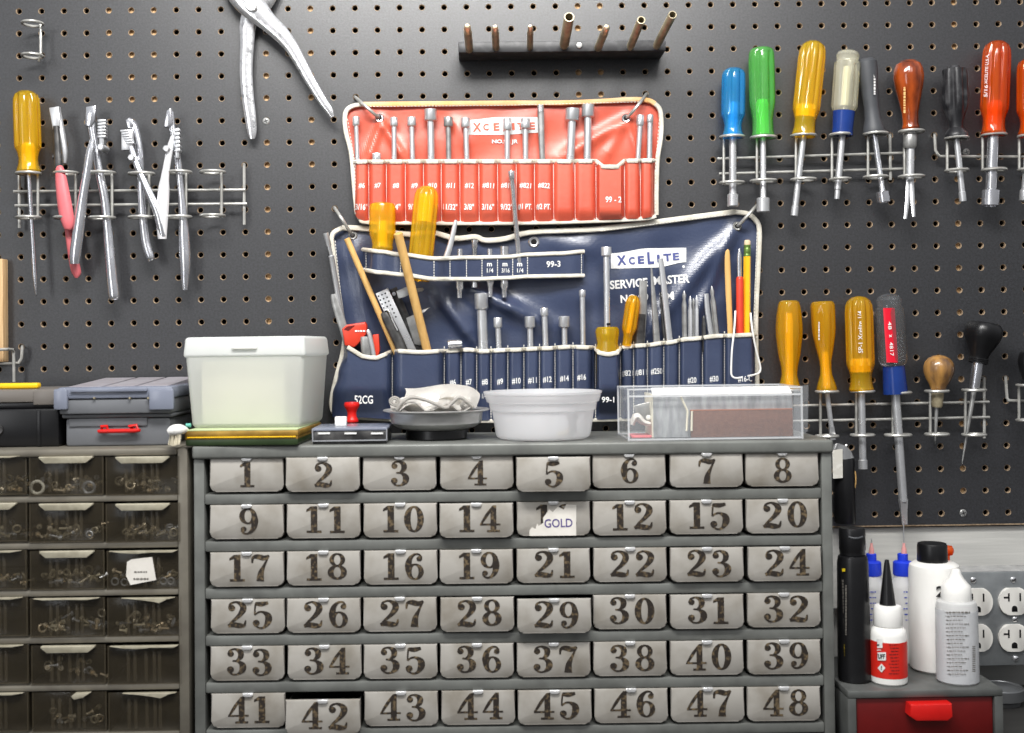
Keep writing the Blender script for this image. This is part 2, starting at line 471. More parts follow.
def digit(d):
    if d == '0':
        return ring2d(.33, .5, .34, .5, .115, .42)
    if d == '1':
        return rect2d(.24, .04, .46, 1.0) + rect2d(.10, 0, .60, .09) + [((.24, 1.0), (.09, .88), (.09, .79), (.24, .85))]
    if d == '2':
        return (disc2d(.16, .74, .12) + ribbon2d([(.06, .74, .05), (.12, .90, .07), (.32, .965, .07), (.52, .84, .17), (.54, .67, .19), (.40, .45, .13), (.18, .24, .08), (.05, .08, .06)])
                + ribbon2d([(.03, .07, .10), (.2, .12, .16), (.42, .085, .17), (.58, .10, .10), (.63, .28, .04)]))
    if d == '3':
        return (disc2d(.16, .79, .11) + ribbon2d([(.07, .78, .05), (.14, .92, .06), (.32, .965, .07), (.49, .85, .17), (.49, .67, .16), (.36, .54, .06), (.22, .53, .05)])
                + ribbon2d([(.24, .53, .05), (.42, .50, .08), (.56, .36, .19), (.55, .18, .18), (.40, .035, .07), (.22, .03, .06), (.07, .15, .05)]) + disc2d(.15, .21, .12))
    if d == '4':
        return (ribbon2d([(.46, .98, .05), (.24, .64, .10), (.04, .30, .06)], 3) + [((.36, .06), (.56, .06), (.56, 1.0), (.46, 1.0), (.36, .86))]
                + rect2d(.0, .25, .70, .32) + rect2d(.24, 0, .68, .08))
    if d == '5':
        return (ribbon2d([(.12, .93, .11), (.34, .91, .15), (.56, .96, .09)], 4) + ribbon2d([(.13, .95, .05), (.11, .75, .05), (.10, .50, .05)], 2)
                + ribbon2d([(.10, .50, .05), (.22, .60, .06), (.38, .61, .08), (.55, .48, .19), (.56, .27, .20), (.43, .055, .09), (.26, .02, .06), (.07, .14, .05)]) + disc2d(.15, .21, .12))
    if d == '6':
        return ring2d(.35, .31, .30, .31, .12, .24) + ribbon2d([(.58, .84, .05), (.48, .96, .06), (.32, .95, .08), (.17, .78, .15), (.12, .52, .20), (.14, .28, .16)]) + disc2d(.50, .80, .10)
    if d == '7':
        return (ribbon2d([(.05, .68, .05), (.08, .88, .09), (.24, .92, .16), (.45, .87, .16), (.62, .97, .05)]) + ribbon2d([(.62, .95, .05), (.47, .62, .08), (.35, .32, .17), (.32, .0, .23)]))
    if d == '8':
        return ring2d(.33, .745, .27, .255, .11, .185) + ring2d(.33, .28, .33, .28, .125, .20)
    if d == '9':
        return [tuple((.66 - x, 1 - y) for x, y in q) for q in digit('6')]

_txt = {}

def text_polys(s, bold=0.0):
    k = (s, bold)
    if k in _txt:
        return _txt[k]
    cu = bpy.data.curves.new('t', 'FONT')
    cu.body = s
    cu.size = 1.0
    cu.resolution_u = 3
    cu.offset = bold
    o = bpy.data.objects.new('t', cu)
    COL.objects.link(o)
    dg = bpy.context.evaluated_depsgraph_get()
    me = bpy.data.meshes.new_from_object(o.evaluated_get(dg))
    vs = [(v.co.x, v.co.y) for v in me.vertices]
    fs = [tuple(p.vertices) for p in me.polygons]
    bpy.data.objects.remove(o)
    bpy.data.curves.remove(cu)
    bpy.data.meshes.remove(me)
    x0, x1 = min(v[0] for v in vs), max(v[0] for v in vs)
    y0, y1 = min(v[1] for v in vs), max(v[1] for v in vs)
    vs = [((x - x0) / (x1 - x0), (y - y0) / (y1 - y0)) for x, y in vs]
    _txt[k] = (vs, fs)
    return _txt[k]

def text_px(bm, s, cx, cy, w, h, Yf, ang=0.0, bold=0.012, mi=0, shear=0.0):
    """text whose box is w x h px, centred at px (cx, cy), laid on the surface Y = Yf(px, py); ang in degrees, counter-clockwise"""
    vs, fs = text_polys(s, bold)
    ca, sa = math.cos(math.radians(ang)), math.sin(math.radians(ang))
    out = []
    for (u, v) in vs:
        x, y = (u - .5) * w + shear * (v - .5) * h, (v - .5) * h
        px, py = cx + x * ca - y * sa, cy - (x * sa + y * ca)
        yy = Yf(px, py) if callable(Yf) else Yf
        out.append(bm.verts.new(W(px, py, yy)))
    for f in fs:
        try:
            ff = bm.faces.new([out[i] for i in f])
            ff.material_index = mi
        except ValueError:
            pass

def polys_at(bm, polys, cx, cz, Y, sx, sz, mi=0):
    """2-D polygons (unit box) scaled and centred on world (cx, Y, cz)"""
    xs = [p[0] for q in polys for p in q]
    zs = [p[1] for q in polys for p in q]
    mx, mz = (min(xs) + max(xs)) / 2, (min(zs) + max(zs)) / 2
    for q in polys:
        try:
            Y -= 2.5e-6
            f = bm.faces.new([bm.verts.new((cx + (p[0] - mx) * sx, Y, cz + (p[1] - mz) * sz)) for p in q])
            f.material_index = mi
        except ValueError:
            pass

def print_line(bm, cx, cy, w, h, Yf, vert=False, mi=0):
    """a line of print too small to read: word-like dashes on the surface Y = Yf(px, py)"""
    x = -w / 2
    while x < w / 2 - .6:
        l = min(random.uniform(1.2, 3.6), w / 2 - x)
        q = [(x, -h / 2), (x + l, -h / 2), (x + l, h / 2), (x, h / 2)]
        if vert:
            q = [(b, -a) for a, b in q]
        vs = []
        for a, b in q:
            yy = Yf(cx + a, cy + b) if callable(Yf) else Yf
            vs.append(bm.verts.new(W(cx + a, cy + b, yy)))
        bm.faces.new(vs).material_index = mi
        x += l + random.uniform(.5, .9)
# ------------------------------------------------------------------ setting
PITCH = 0.0254
def hole(c, r):
    return Vector((c * PITCH, 0, Z0 - r * PITCH))

def pegboard():
    bm = NB()
    n = 12
    C0, C1, R0, R1 = -7, 53, -7, 24
    rin, rout = 0.0030, 0.0037
    circ = [(math.cos(2 * PI * (k + .5) / n), math.sin(2 * PI * (k + .5) / n)) for k in range(n)]
    sq = []
    for (x, y) in circ:
        s = max(abs(x), abs(y))
        sq.append((x / s, y / s))
    cache = {}
    def V(x, y, z):
        k = (round(x, 5), round(y, 5), round(z, 5))
        if k not in cache:
            cache[k] = bm.verts.new((x, y, z))
        return cache[k]
    h = PITCH / 2
    for c in range(C0, C1):
        for r in range(R0, R1):
            p = hole(c, r)
            o = [V(p.x + x * h, 0, p.z + y * h) for x, y in sq]
            corner = {(sx, sy): V(p.x + sx * h, 0, p.z + sy * h) for sx in (-1, 1) for sy in (-1, 1)}
            a = [bm.verts.new((p.x + x * rout, 0, p.z + y * rout)) for x, y in circ]
            b = [bm.verts.new((p.x + x * rin, 0.0006, p.z + y * rin)) for x, y in circ]
            d = [bm.verts.new((p.x + x * rin, 0.0048, p.z + y * rin)) for x, y in circ]
            for k in range(n):
                k2 = (k + 1) % n
                mx, my = circ[k][0] + circ[k2][0], circ[k][1] + circ[k2][1]
                q = [o[k]]
                if abs(sq[k][0] - sq[k2][0]) > 1e-6 and abs(sq[k][1] - sq[k2][1]) > 1e-6:
                    q.append(corner[(1 if mx > 0 else -1, 1 if my > 0 else -1)])
                q += [o[k2], a[k2], a[k]]
                bm.faces.new(q).material_index = 0
                bm.faces.new((a[k], a[k2], b[k2], b[k])).material_index = 1
                bm.faces.new((b[k], b[k2], d[k2], d[k])).material_index = 1
    # bottom edge of the sheet
    xa, xb, zb = (C0 - .5) * PITCH, (C1 - .5) * PITCH, Z0 - (R1 - .5) * PITCH
    box(bm, xa, xb, 0.0, 0.0048, zb - 0.0015, zb, 0, 1)
    o = single('pegboard', bm, ['board', 'fibre'], 'charcoal painted perforated hardboard panel covering the wall behind all the tools', 'pegboard',
               origin=Vector((0, 0, zb)), smooth=0)
    return zb
PEG_BOTTOM = pegboard()
X0, X1 = -0.6, 1.75
bm = NB(); box(bm, X0, X1, 0.026, 0.10, 0, 2.7)
struct('wall_back', bm, 'wall', 0)
bm = NB(); box(bm, X0, X1, 0.0245, 0.0255, PEG_BOTTOM, Z0 + 0.22)  # black sheet painting in the shade behind the peg holes
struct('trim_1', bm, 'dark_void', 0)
k = 2
for c0, c1, r0, r1 in ((3.6, 6.4, -7, 4.4), (10.7, 11.5, 1.5, 23.3), (12.8, 13.3, -7, 7.4), (24.6, 26.4, -7, 4.4), (41.8, 42.4, -7, 23.3)):
    bm = NB()
    box(bm, c0 * PITCH, c1 * PITCH, 0.0052, 0.024, Z0 - r1 * PITCH, Z0 - r0 * PITCH)
    struct('trim_%d' % k, bm, 'wood', 0)
    k += 1
# whitewashed ledger board under the pegboard
bm = NB(); box(bm, X0, X1, 0.006, 0.0255, W(950, 607, 0.006).z, PEG_BOTTOM - 0.0035, 0.001)
struct('trim_%d' % k, bm, 'wall_white', 0)
bm = NB(); box(bm, X0 - 2, X1 + 2, -4, 0.1, -0.05, 0)
struct('floor', bm, 'floor', 0)

# pegboard screws
for i, (px, py, lab) in enumerate(((266, 121, 'small crosshead screw in the pegboard between the big plier handles'),
                                   (966.5, 152, 'small screw head in pegboard behind the black screwdriver shaft'),
                                   (963.5, 513, 'screw head in bottom row of pegboard holes above the outlet box'))):
    bm = NB()
    p = W(px, py, -0.0008)
    Mx = frame_from(p + Vector((0, 0.0012, 0)), p + Vector((0, -1, 0)))
    lathe(bm, Mx, [(0.0042, 0), (0.0042, 0.0006), (0.0032, 0.0016), (0, 0.0019)], 16)
    for a in (0.3, 0.3 + PI / 2):
        box(bm, -0.0024, 0.0024, -0.00035, 0.00035, 0.0016, 0.0021, 0, 1, rot=Mx @ Matrix.Rotation(a, 4, 'Z'))
    single('screw', bm, ['dull_steel', 'black'], lab, 'screw', 'screws fixing the pegboard')

# ------------------------------------------------------------------ cabinets
YF = -0.168          # front plane of both drawer cabinets
YB = -0.020
SF = mpp(YF)
def WX(px, py=470, Y=YF): return W(px, py, Y).x
def WZ(py, px=514, Y=YF): return W(px, py, Y).z
CAB_TOP = WZ(441.2)
CAB_BOT = WZ(745)
BENCH = CAB_BOT - 0.0032
cx0, cx1 = WX(193.5, 590), WX(833, 590)

CAB_TILT, CAB_DROP = 0.0042, 0.0014
def TZ(px):
    """height of the slightly tilted cabinet top"""
    return CAB_TOP - CAB_DROP - (W(px, 441, YF).x - (cx0 + cx1) / 2) * CAB_TILT + 0.0002

def rounded_front(bm, xc, zc, w, h, r, yf, yb, bevel, mi=0):
    pts = [Vector((xc - w / 2, yf, zc + h / 2))]
    for (sx, a0) in ((-1, PI), (1, 1.5 * PI)):
        cxx, czz = xc + sx * (w / 2 - r), zc - h / 2 + r
        for k in range(6):
            a = a0 + k / 5 * PI / 2
            pts.append(Vector((cxx + r * math.cos(a), yf, czz + r * math.sin(a))))
    pts.append(Vector((xc + w / 2, yf, zc + h / 2)))
    prism(bm, pts, yf, yb, mi, bevel)

def drawer_cabinet():
    t = thing('drawer_cabinet', 'grey steel cabinet of forty-eight small numbered metal drawers under the tool rolls', 'cabinet',
              ((cx0 + cx1) / 2, (YF + YB) / 2, CAB_BOT))
    pw = 10.6 * SF
    slab_b = WZ(454.5)
    bm = NB()
    box(bm, cx0, cx0 + pw, YF, YB, CAB_BOT, slab_b, 0.0012)
    box(bm, cx1 - pw, cx1, YF, YB, CAB_BOT, slab_b, 0.0012)
    box(bm, cx0 + pw, cx1 - pw, YB - 0.002, YB, CAB_BOT, slab_b)
    new_obj('side_panels', bm, 'cab', t)
    bm = NB()
    box(bm, cx0 - 0.001, cx1 + 0.001, YF - 0.004, YB, slab_b, CAB_TOP, 0.0028, seg=3)
    new_obj('top_panel', bm, 'cab', t)
    # shelves between the rows
    for r in range(6):
        zt = WZ(490.6 + 47.05 * r - .6)
        zb = WZ(490.6 + 47.05 * r + 9.8)
        bm = NB()
        box(bm, cx0 + pw, cx1 - pw, YF + 0.001, YB - 0.002, zb, zt, 0.0015)
        new_obj('shelf', bm, 'cab', t)
    rows = [[1, 2, 3, 4, 5, 6, 7, 8], [9, 11, 10, 14, 13, 12, 15, 20], [17, 18, 16, 19, 21, 22, 23, 24],
            [25, 26, 27, 28, 29, 30, 31, 32], [33, 34, 35, 36, 37, 38, 40, 39], [41, 42, 43, 44, 45, 46, 47, 48]]
    pulls = {5: .013, 2: .005, 14: .006, 28: .004, 29: .009, 42: .016, 23: .003, 24: .005, 31: .003, 17: .002, 12: .002, 7: .001, 45: .002}
    drop = {42: 0.0024, 29: 0.0012, 5: 0.0012}
    for r, row in enumerate(rows):
        for c, num in enumerate(row):
            xc = WX(513.6 + 0.42 * r + (c - 3.5) * 76.55, 471.4 + 47.05 * r)
            zc = WZ(471.4 + 47.05 * r - .8) - drop.get(num, 0)
            xc += random.uniform(-.0006, .0006)
            w, h = 73.2 * SF, 33.6 * SF
            yf = YF + 0.0005 - pulls.get(num, 0) - random.uniform(0, .0012)
            bm = NB()
            rounded_front(bm, xc, zc, w, h, 0.0062, yf, yf + 0.003, 0.0012)
            # tray behind the front
            D = min(0.125, YB - 0.004 - yf)
            x0, x1, z0, z1 = xc - w / 2 + .0012, xc + w / 2 - .0012, zc - h / 2 + .001, zc + h / 2 - .004
            box(bm, x0, x0 + .001, yf + .003, yf + D, z0, z1, 0, 1)
            box(bm, x1 - .001, x1, yf + .003, yf + D, z0, z1, 0, 1)
            box(bm, x0, x1, yf + .003, yf + D, z0, z0 + .001, 0, 1)
            box(bm, x0, x1, yf + D - .001, yf + D, z0, z1, 0, 1)
            d = new_obj('drawer', bm, ['drawer', 'drawer_dark'], t)
            d['label'] = ('open drawer numbered %d hanging forward' % num) if num == 42 else ('drawer numbered %d' % num)
            # catch tab at the top
            bm = NB()
            prism(bm, [Vector((xc + a * .001, 0, zc + h / 2 + b * .001)) for a, b in ((-5, .6), (5, .6), (5, -1.4), (3.2, -3.0), (-3.2, -3.0), (-5, -1.4))], yf - .0022, yf + .001, 0, .0004)
            new_obj('catch_tab', bm, 'tab', d)
            # numeral
            s = str(num)
            bm = NB()
            H = (26.5 if r else 25.0) * SF
            gap = 25.2 * SF
            ang_off = 2.0 * SF if r else 0.5 * SF
            for k, ch in enumerate(s):
                ox = (k - (len(s) - 1) / 2) * gap * (0.92 if '1' in s else 1.0)
                polys_at(bm, digit(ch), xc + ang_off + ox, zc + (.0012 if r else -.0004) + random.uniform(-.0006, .0006), yf - .00025, H * (1.12 if ch == '1' else 1.10), H)
            new_obj('numeral', bm, 'numeral', d, 0)
            if num == 13:
                # torn paper label
                P = [(-.021, -.0168), (.033, -.0168), (.0335, .0135), (.022, .0142), (.019, .009), (.012, .0118), (.006, .0065), (.002, .0095), (-.002, .0045), (-.005, .001), (-.005, -.004), (-.010, -.007), (-.012, -.0045), (-.014, -.010), (-.018, -.008), (-.021, -.0115)]
                bm = NB()
                prism(bm, [Vector((xc - .006 + a * .86, 0, zc + b)) for a, b in P], yf - .0009, yf - .0004)
                lab = new_obj('paper_label', bm, 'paper', d)
                bm = NB()
                text_px(bm, 'GOLD', 557.5, 521.5, 28, 8.6, yf - .0012, 2, 0.008)
                new_obj('lettering', bm, 'purple_ink', lab, 0)
    t.rotation_euler = (0, CAB_TILT, 0)
    t.location.z -= CAB_DROP
    return t
drawer_cabinet()

# left cabinet with smoky drawers
lx1 = WX(188.6, 590)
lx0 = WX(-140, 590)
LTOP = W(100, 448.6, YF).z
def left_cabinet():
    t = thing('drawer_cabinet', 'taupe steel cabinet with smoky clear plastic drawers at the left edge', 'cabinet', ((lx0 + lx1) / 2, (YF + YB) / 2, CAB_BOT))
    pw = 10.2 * SF
    slab_b = W(100, 456.2, YF).z
    bm = NB()
    box(bm, lx1 - pw, lx1, YF, YB, BENCH, LTOP - .001, .0015)
    box(bm, lx0, lx0 + pw, YF, YB, BENCH, LTOP - .001, .0015)
    box(bm, lx0 + pw, lx1 - pw, YB - .002, YB, CAB_BOT, slab_b)
    new_obj('side_panels', bm, 'cab_warm', t)
    bm = NB()
    box(bm, lx0, lx1 - pw - .0002, YF - .002, YB, slab_b, LTOP, .0022)
    new_obj('top_panel', bm, 'cab_warm', t)
    ctr = [476.0, 522.8, 570.2, 617.2, 665.0, 712.4]
    for zc in ctr:
        bm = NB()
        box(bm, lx0 + pw, lx1 - pw, YF + .001, YB - .002, W(100, zc + 26.0, YF).z, W(100, zc + 20.0, YF).z, .0013)
        new_obj('shelf', bm, 'cab_warm', t)
    full = {(0, 0), (0, 1), (1, 0), (1, 1), (2, 0), (4, 0), (1, 2)}
    ordinal = ['top', 'second', 'third', 'fourth', 'fifth', 'bottom']
    cname = ['middle', 'right', 'left edge']
    for r in range(6):
        for ci, pc in enumerate((66.5, 142.8, -11.0)):
            xc = W(pc + 0.5 * r, ctr[r], YF).x
            zc = W(pc + 0.5 * r, ctr[r] - .3, YF).z
            w, h = 73.5 * SF, 38.6 * SF
            yf = YF + .0015 - random.uniform(0, .003)
            bm = NB()
            x0, x1, z0, z1 = xc - w / 2, xc + w / 2, zc - h / 2, zc + h / 2
            box(bm, x0, x1, yf, yf + .002, z0, z1, .0006)
            for xx in (x0, x1 - .0015):
                box(bm, xx, xx + .0015, yf + .002, yf + .12, z0, z1 - .003)
            box(bm, x0, x1, yf + .002, yf + .12, z0, z0 + .0015)
            box(bm, x0, x1, yf + .118, yf + .12, z0, z1 - .003)
            d = new_obj('drawer', bm, 'smoke', t)
            bm = NB()
            for f in (-.22, -.13, .02, .13, .2):
                box(bm, xc + f * w - .0016, xc + f * w + .0016, yf - .0008, yf, z0 + .003, z1 - .006, .0003)
            for (a, b, c_, e) in ((x0, x0 + .0012, z0, z1), (x1 - .0012, x1, z0, z1), (x0, x1, z0, z0 + .0012)):
                box(bm, a, b, yf - .0006, yf + .0005, c_, e)
            new_obj('rib', bm, 'smoke_rib', d)
            # moulded pull lip
            bm = NB()
            if (r, ci) in full:
                P = [(-.35, .5), (.37, .5), (.37, .46), (.28, .33), (-.27, .33), (-.35, .46)]
            elif (r, ci) in {(2, 1), (4, 1)}:
                P = [(-.46, .5), (.46, .5), (.4, .44), (.1, .46), (-.1, .42), (-.3, .46)]
            elif (r, ci) in {(3, 1), (5, 1)}:
                P = [(-.3, .5), (.42, .5), (.3, .46), (.22, .36), (.1, .42), (-.1, .47)]
            elif (r, ci) == (5, 0):
                P = [(.04, .42), (.1, .5), (.3, .5), (.2, .38), (.08, .33)]
            else:
                P = [(-.44, .5), (.44, .5), (.3, .46), (.0, .47), (-.3, .45)]
            prism(bm, [Vector((xc + a * w, 0, zc + b * h)) for a, b in P], yf - .005, yf + .0005, 0, .0006)
            new_obj('pull_lip', bm, 'lip', d)
            if (r, ci) == (2, 1):
                bm = NB()
                prism(bm, [(127, 562), (131, 559.5), (152, 557), (156, 580), (130.5, 585), (126, 576)], yf - .0022, yf - .0012)
                lb = new_obj('paper_label', bm, 'paper', d)
                bm = NB()
                print_line(bm, 140.5, 572, 13, 1.6, yf - .0025); print_line(bm, 141, 579, 15, 1.8, yf - .0025)
                new_obj('lettering', bm, 'grey_ink', lb, 0)
            # what lies in the drawer
            if (r, ci) in {(4, 1), (5, 1), (3, 2), (4, 2)} or (ci == 2 and r > 2):
                continue
            bm = NB()
            base = z0 + .0016
            for k in range(30 if r < 4 else 14):
                x = random.uniform(x0 + .006, x1 - .006)
                y = yf + random.uniform(.005, .03)
                z = base + .0025 + random.random() ** 2 * .011
                mi = random.choice((0, 1, 1, 2, 2))
                a, b = random.uniform(-.5, .5), random.uniform(0, PI)
                dirv = Vector((math.cos(b), math.sin(b), a)).normalized()
                if k % 6 == 0:
                    c_ = Vector((x, y, z + .002))
                    u = dirv.orthogonal().normalized()
                    v = dirv.cross(u)
                    rr = random.uniform(.0025, .0045)
                    tube(bm, [c_ + (u * math.cos(i * PI / 5) + v * math.sin(i * PI / 5)) * rr for i in range(10)], .0011, 6, closed=True, mi=mi)
                else:
                    p = Vector((x, y, z))
                    q = p + dirv * random.uniform(.006, .013)
                    q.z = max(q.z, base + .0015)
                    Mx = frame_from(p, q)
                    l = (q - p).length
                    lathe(bm, Mx, [(.0013, 0), (.0013, l * .75), (.0027, l * .76), (.0027, l)], 8, mi=mi)
            single('small_hardware', bm, ['dull_steel', 'brass', 'brass_bright'],
                   'loose screws and fittings inside the %s row %s smoky drawer' % (ordinal[r], cname[ci]), 'hardware', 'small hardware in the smoky drawers', 'stuff')
    # ring washers seen against the front of the first drawer
    for (px, py, rad, lab) in ((37.3, 487.5, 6.2, 'bright cream ring seen at left in the top middle smoky drawer'),
                               (89, 487.5, 5.6, 'dull ring washer at right in the top middle smoky drawer'),
                               (115, 581.5, 3.4, 'left small ring beside the paper label in a smoky drawer'),
                               (124.5, 582.2, 3.2, 'small ring just under the left side of the drawer paper label'),
                               (163.5, 581, 3.2, 'first small ring right of the drawer paper label'),
                               (171, 581, 3.2, 'second small ring right of the drawer paper label')):
        bm = NB()
        Y = YF + .0065
        p = W(px, py, Y)
        rad *= mpp(Y)
        tube(bm, [p + Vector((rad * math.cos(i * PI / 12), 0, rad * math.sin(i * PI / 12))) for i in range(24)], rad * .26, 8, closed=True)
        single('ring_washer', bm, 'cream' if rad > .006 else 'dull_steel', lab, 'washer', 'ring washers in the smoky drawers')
left_cabinet()

# small red-drawer cabinet at the right
RY = -0.185
rx0, rx1 = W(848, 710, RY).x, W(1003.4, 710, RY).x
RTOP = W(926, 689.8, RY).z
RYB = -0.055
def red_cabinet():
    t = thing('parts_cabinet', 'small grey steel cabinet with a dark red drawer holding glue bottles on top', 'cabinet', ((rx0 + rx1) / 2, (RY + RYB) / 2, BENCH))
    bm = NB()
    e = 8.5 * mpp(RY)
    box(bm, rx0, rx0 + e, RY, RYB, BENCH, RTOP - e * .9, .0008)
    box(bm, rx1 - e, rx1, RY, RYB, BENCH, RTOP - e * .9, .0008)
    box(bm, rx0 + e, rx1 - e, RYB - .002, RYB, BENCH, RTOP - e * .9)
    box(bm, rx0, rx1, RY - .0005, RYB, RTOP - e * .9, RTOP, .0016)
    box(bm, rx0 + e, rx1 - e, RY + .004, RYB - .002, BENCH, BENCH + .003)
    new_obj('body', bm, 'cab_dark', t)
    bm = NB()
    box(bm, rx0 + e + .001, rx1 - e - .001, RY + .003, RY + .005, BENCH + .0035, RTOP - e * .9 - .001, .0006)
    box(bm, rx0 + e + .002, rx1 - e - .002, RY + .005, RYB - .008, BENCH + .0035, RTOP - .022, 0)
    d = new_obj('drawer', bm, 'darkred', t)
    bm = NB()
    a, b = W(906, 707, RY), W(948, 707, RY)
    zt, zb = W(926, 701.5, RY).z, W(926, 718, RY).z
    pts = [(a.x + .001, zt), (b.x, zt + .0004), (b.x + .0005, zb + .004), (b.x - .004, zb), (a.x + .006, zb + .0004), (a.x, zb + .005)]
    prism(bm, [Vector((x, 0, z)) for x, z in pts], RY - .011, RY + .003, 0, .0018)
    new_obj('handle', bm, 'red_plastic', d)
red_cabinet()

# bench under everything
bm = NB()
box(bm, X0, X1, -0.62, 0.02, BENCH - .045, BENCH, .003)
for x in (X0 + .05, X1 - .1):
    for y in (-.56, -.05):
        box(bm, x, x + .06, y, y + .06, 0, BENCH - .045)
o = struct('trim_20', bm, 'bench')

# galvanised outlet box
def outlets():
    Yo, Yb = -0.036, 0.0255
    t = thing('outlet_box', 'galvanised steel outlet box with white sockets on the wall at the right', 'outlet', (W(1010, 665, Yo).x, Yo, W(1010, 665, Yo).z))
    a, b = W(961, 610, Yo), W(1068, 610, Yo)
    zt, zb = W(1010, 571.5, Yo).z, W(1010, 665.5, Yo).z
    bm = NB()
    box(bm, a.x, b.x, Yo + .003, Yb, zb + .001, zt - .001, .004)
    new_obj('box', bm, 'bright', t)
    bm = NB()
    box(bm, a.x, b.x, Yo, Yo + .0028, zb, zt, .0012)
    pl = new_obj('cover_plate', bm, 'galv', t)
    for (pcx, pcy) in ((976.5, 601.5), (976.5, 637.5), (1013, 601), (1013, 637.5)):
        s = mpp(Yo)
        c = W(pcx, pcy, Yo)
        bm = NB()
        pts = []
        for k in range(40):
            an = 2 * PI * k / 40
            x, z = 15.3 * math.cos(an), 15.3 * math.sin(an)
            pts.append(Vector((c.x + x * s, 0, c.z + max(-13.4, min(13.4, z)) * s)))
        prism(bm, pts, Yo - .0035, Yo + .001, 0, .0007)
        so = new_obj('socket', bm, 'ivory', t)
        bm = NB()
        y0, y1 = Yo - .0039, Yo - .0033
        def sl(x, z, w, h):
            box(bm, c.x + (x - w / 2) * s, c.x + (x + w / 2) * s, y0, y1, c.z + (z - h / 2) * s, c.z + (z + h / 2) * s)
        sl(-5.6, 4.5, 1.5, 8); sl(-8.4, 4.3, 4.5, 1.6); sl(5.8, 4.5, 1.5, 8)
        lathe(bm, frame_from(Vector((c.x, y1, c.z - 6.8 * s)), Vector((c.x, y1 - 1, c.z - 6.8 * s))), [(2.8 * s, 0), (2.8 * s, .0006)], 16)
        sl(0, -8.4, 5.6, 3)
        new_obj('slot', bm, 'black', so, 0)
    for (px, py) in ((973, 580), (1013, 579.5), (1014.5, 619), (1015.5, 658.5), (975, 619), (975.5, 659)):
        p = W(px, py, Yo)
        bm = NB()
        Mx = frame_from(p, p + Vector((0, -1, 0)))
        lathe(bm, Mx, [(.0032, 0), (.0032, .001), (.002, .002), (0, .0022)], 16)
        box(bm, -.0026, .0026, -.0004, .0004, .0017, .0026, 0, 1, rot=Mx @ Matrix.Rotation(.5, 4, 'Z'))
        new_obj('screw', bm, ['bright', 'black'], pl)
outlets()
# round grey metal can behind the red cabinet
Yc = -0.05
c = W(1008, 700, Yc)
bm = NB()
zt = W(1010, 686, Yc).z
s = mpp(Yc)
rad = 22 * s
Mx = Matrix.Translation((W(1001, 700, Yc).x, Yc, BENCH))
h = zt - BENCH
lathe(bm, Mx, [(rad * .8, 0), (rad * .86, .004), (rad * .86, h - .014), (rad, h - .012), (rad, h - .001), (rad * .96, h), (rad * .9, h - .002), (rad * .5, h + .002), (0, h + .002)], 40)
single('can', bm, 'scale_grey', 'round grey metal can half hidden behind the red-drawer cabinet', 'can')
# ------------------------------------------------------------------ things standing on the cabinets
def rotz(c, a): return Matrix.Translation(c) @ Matrix.Rotation(a, 4, 'Z')

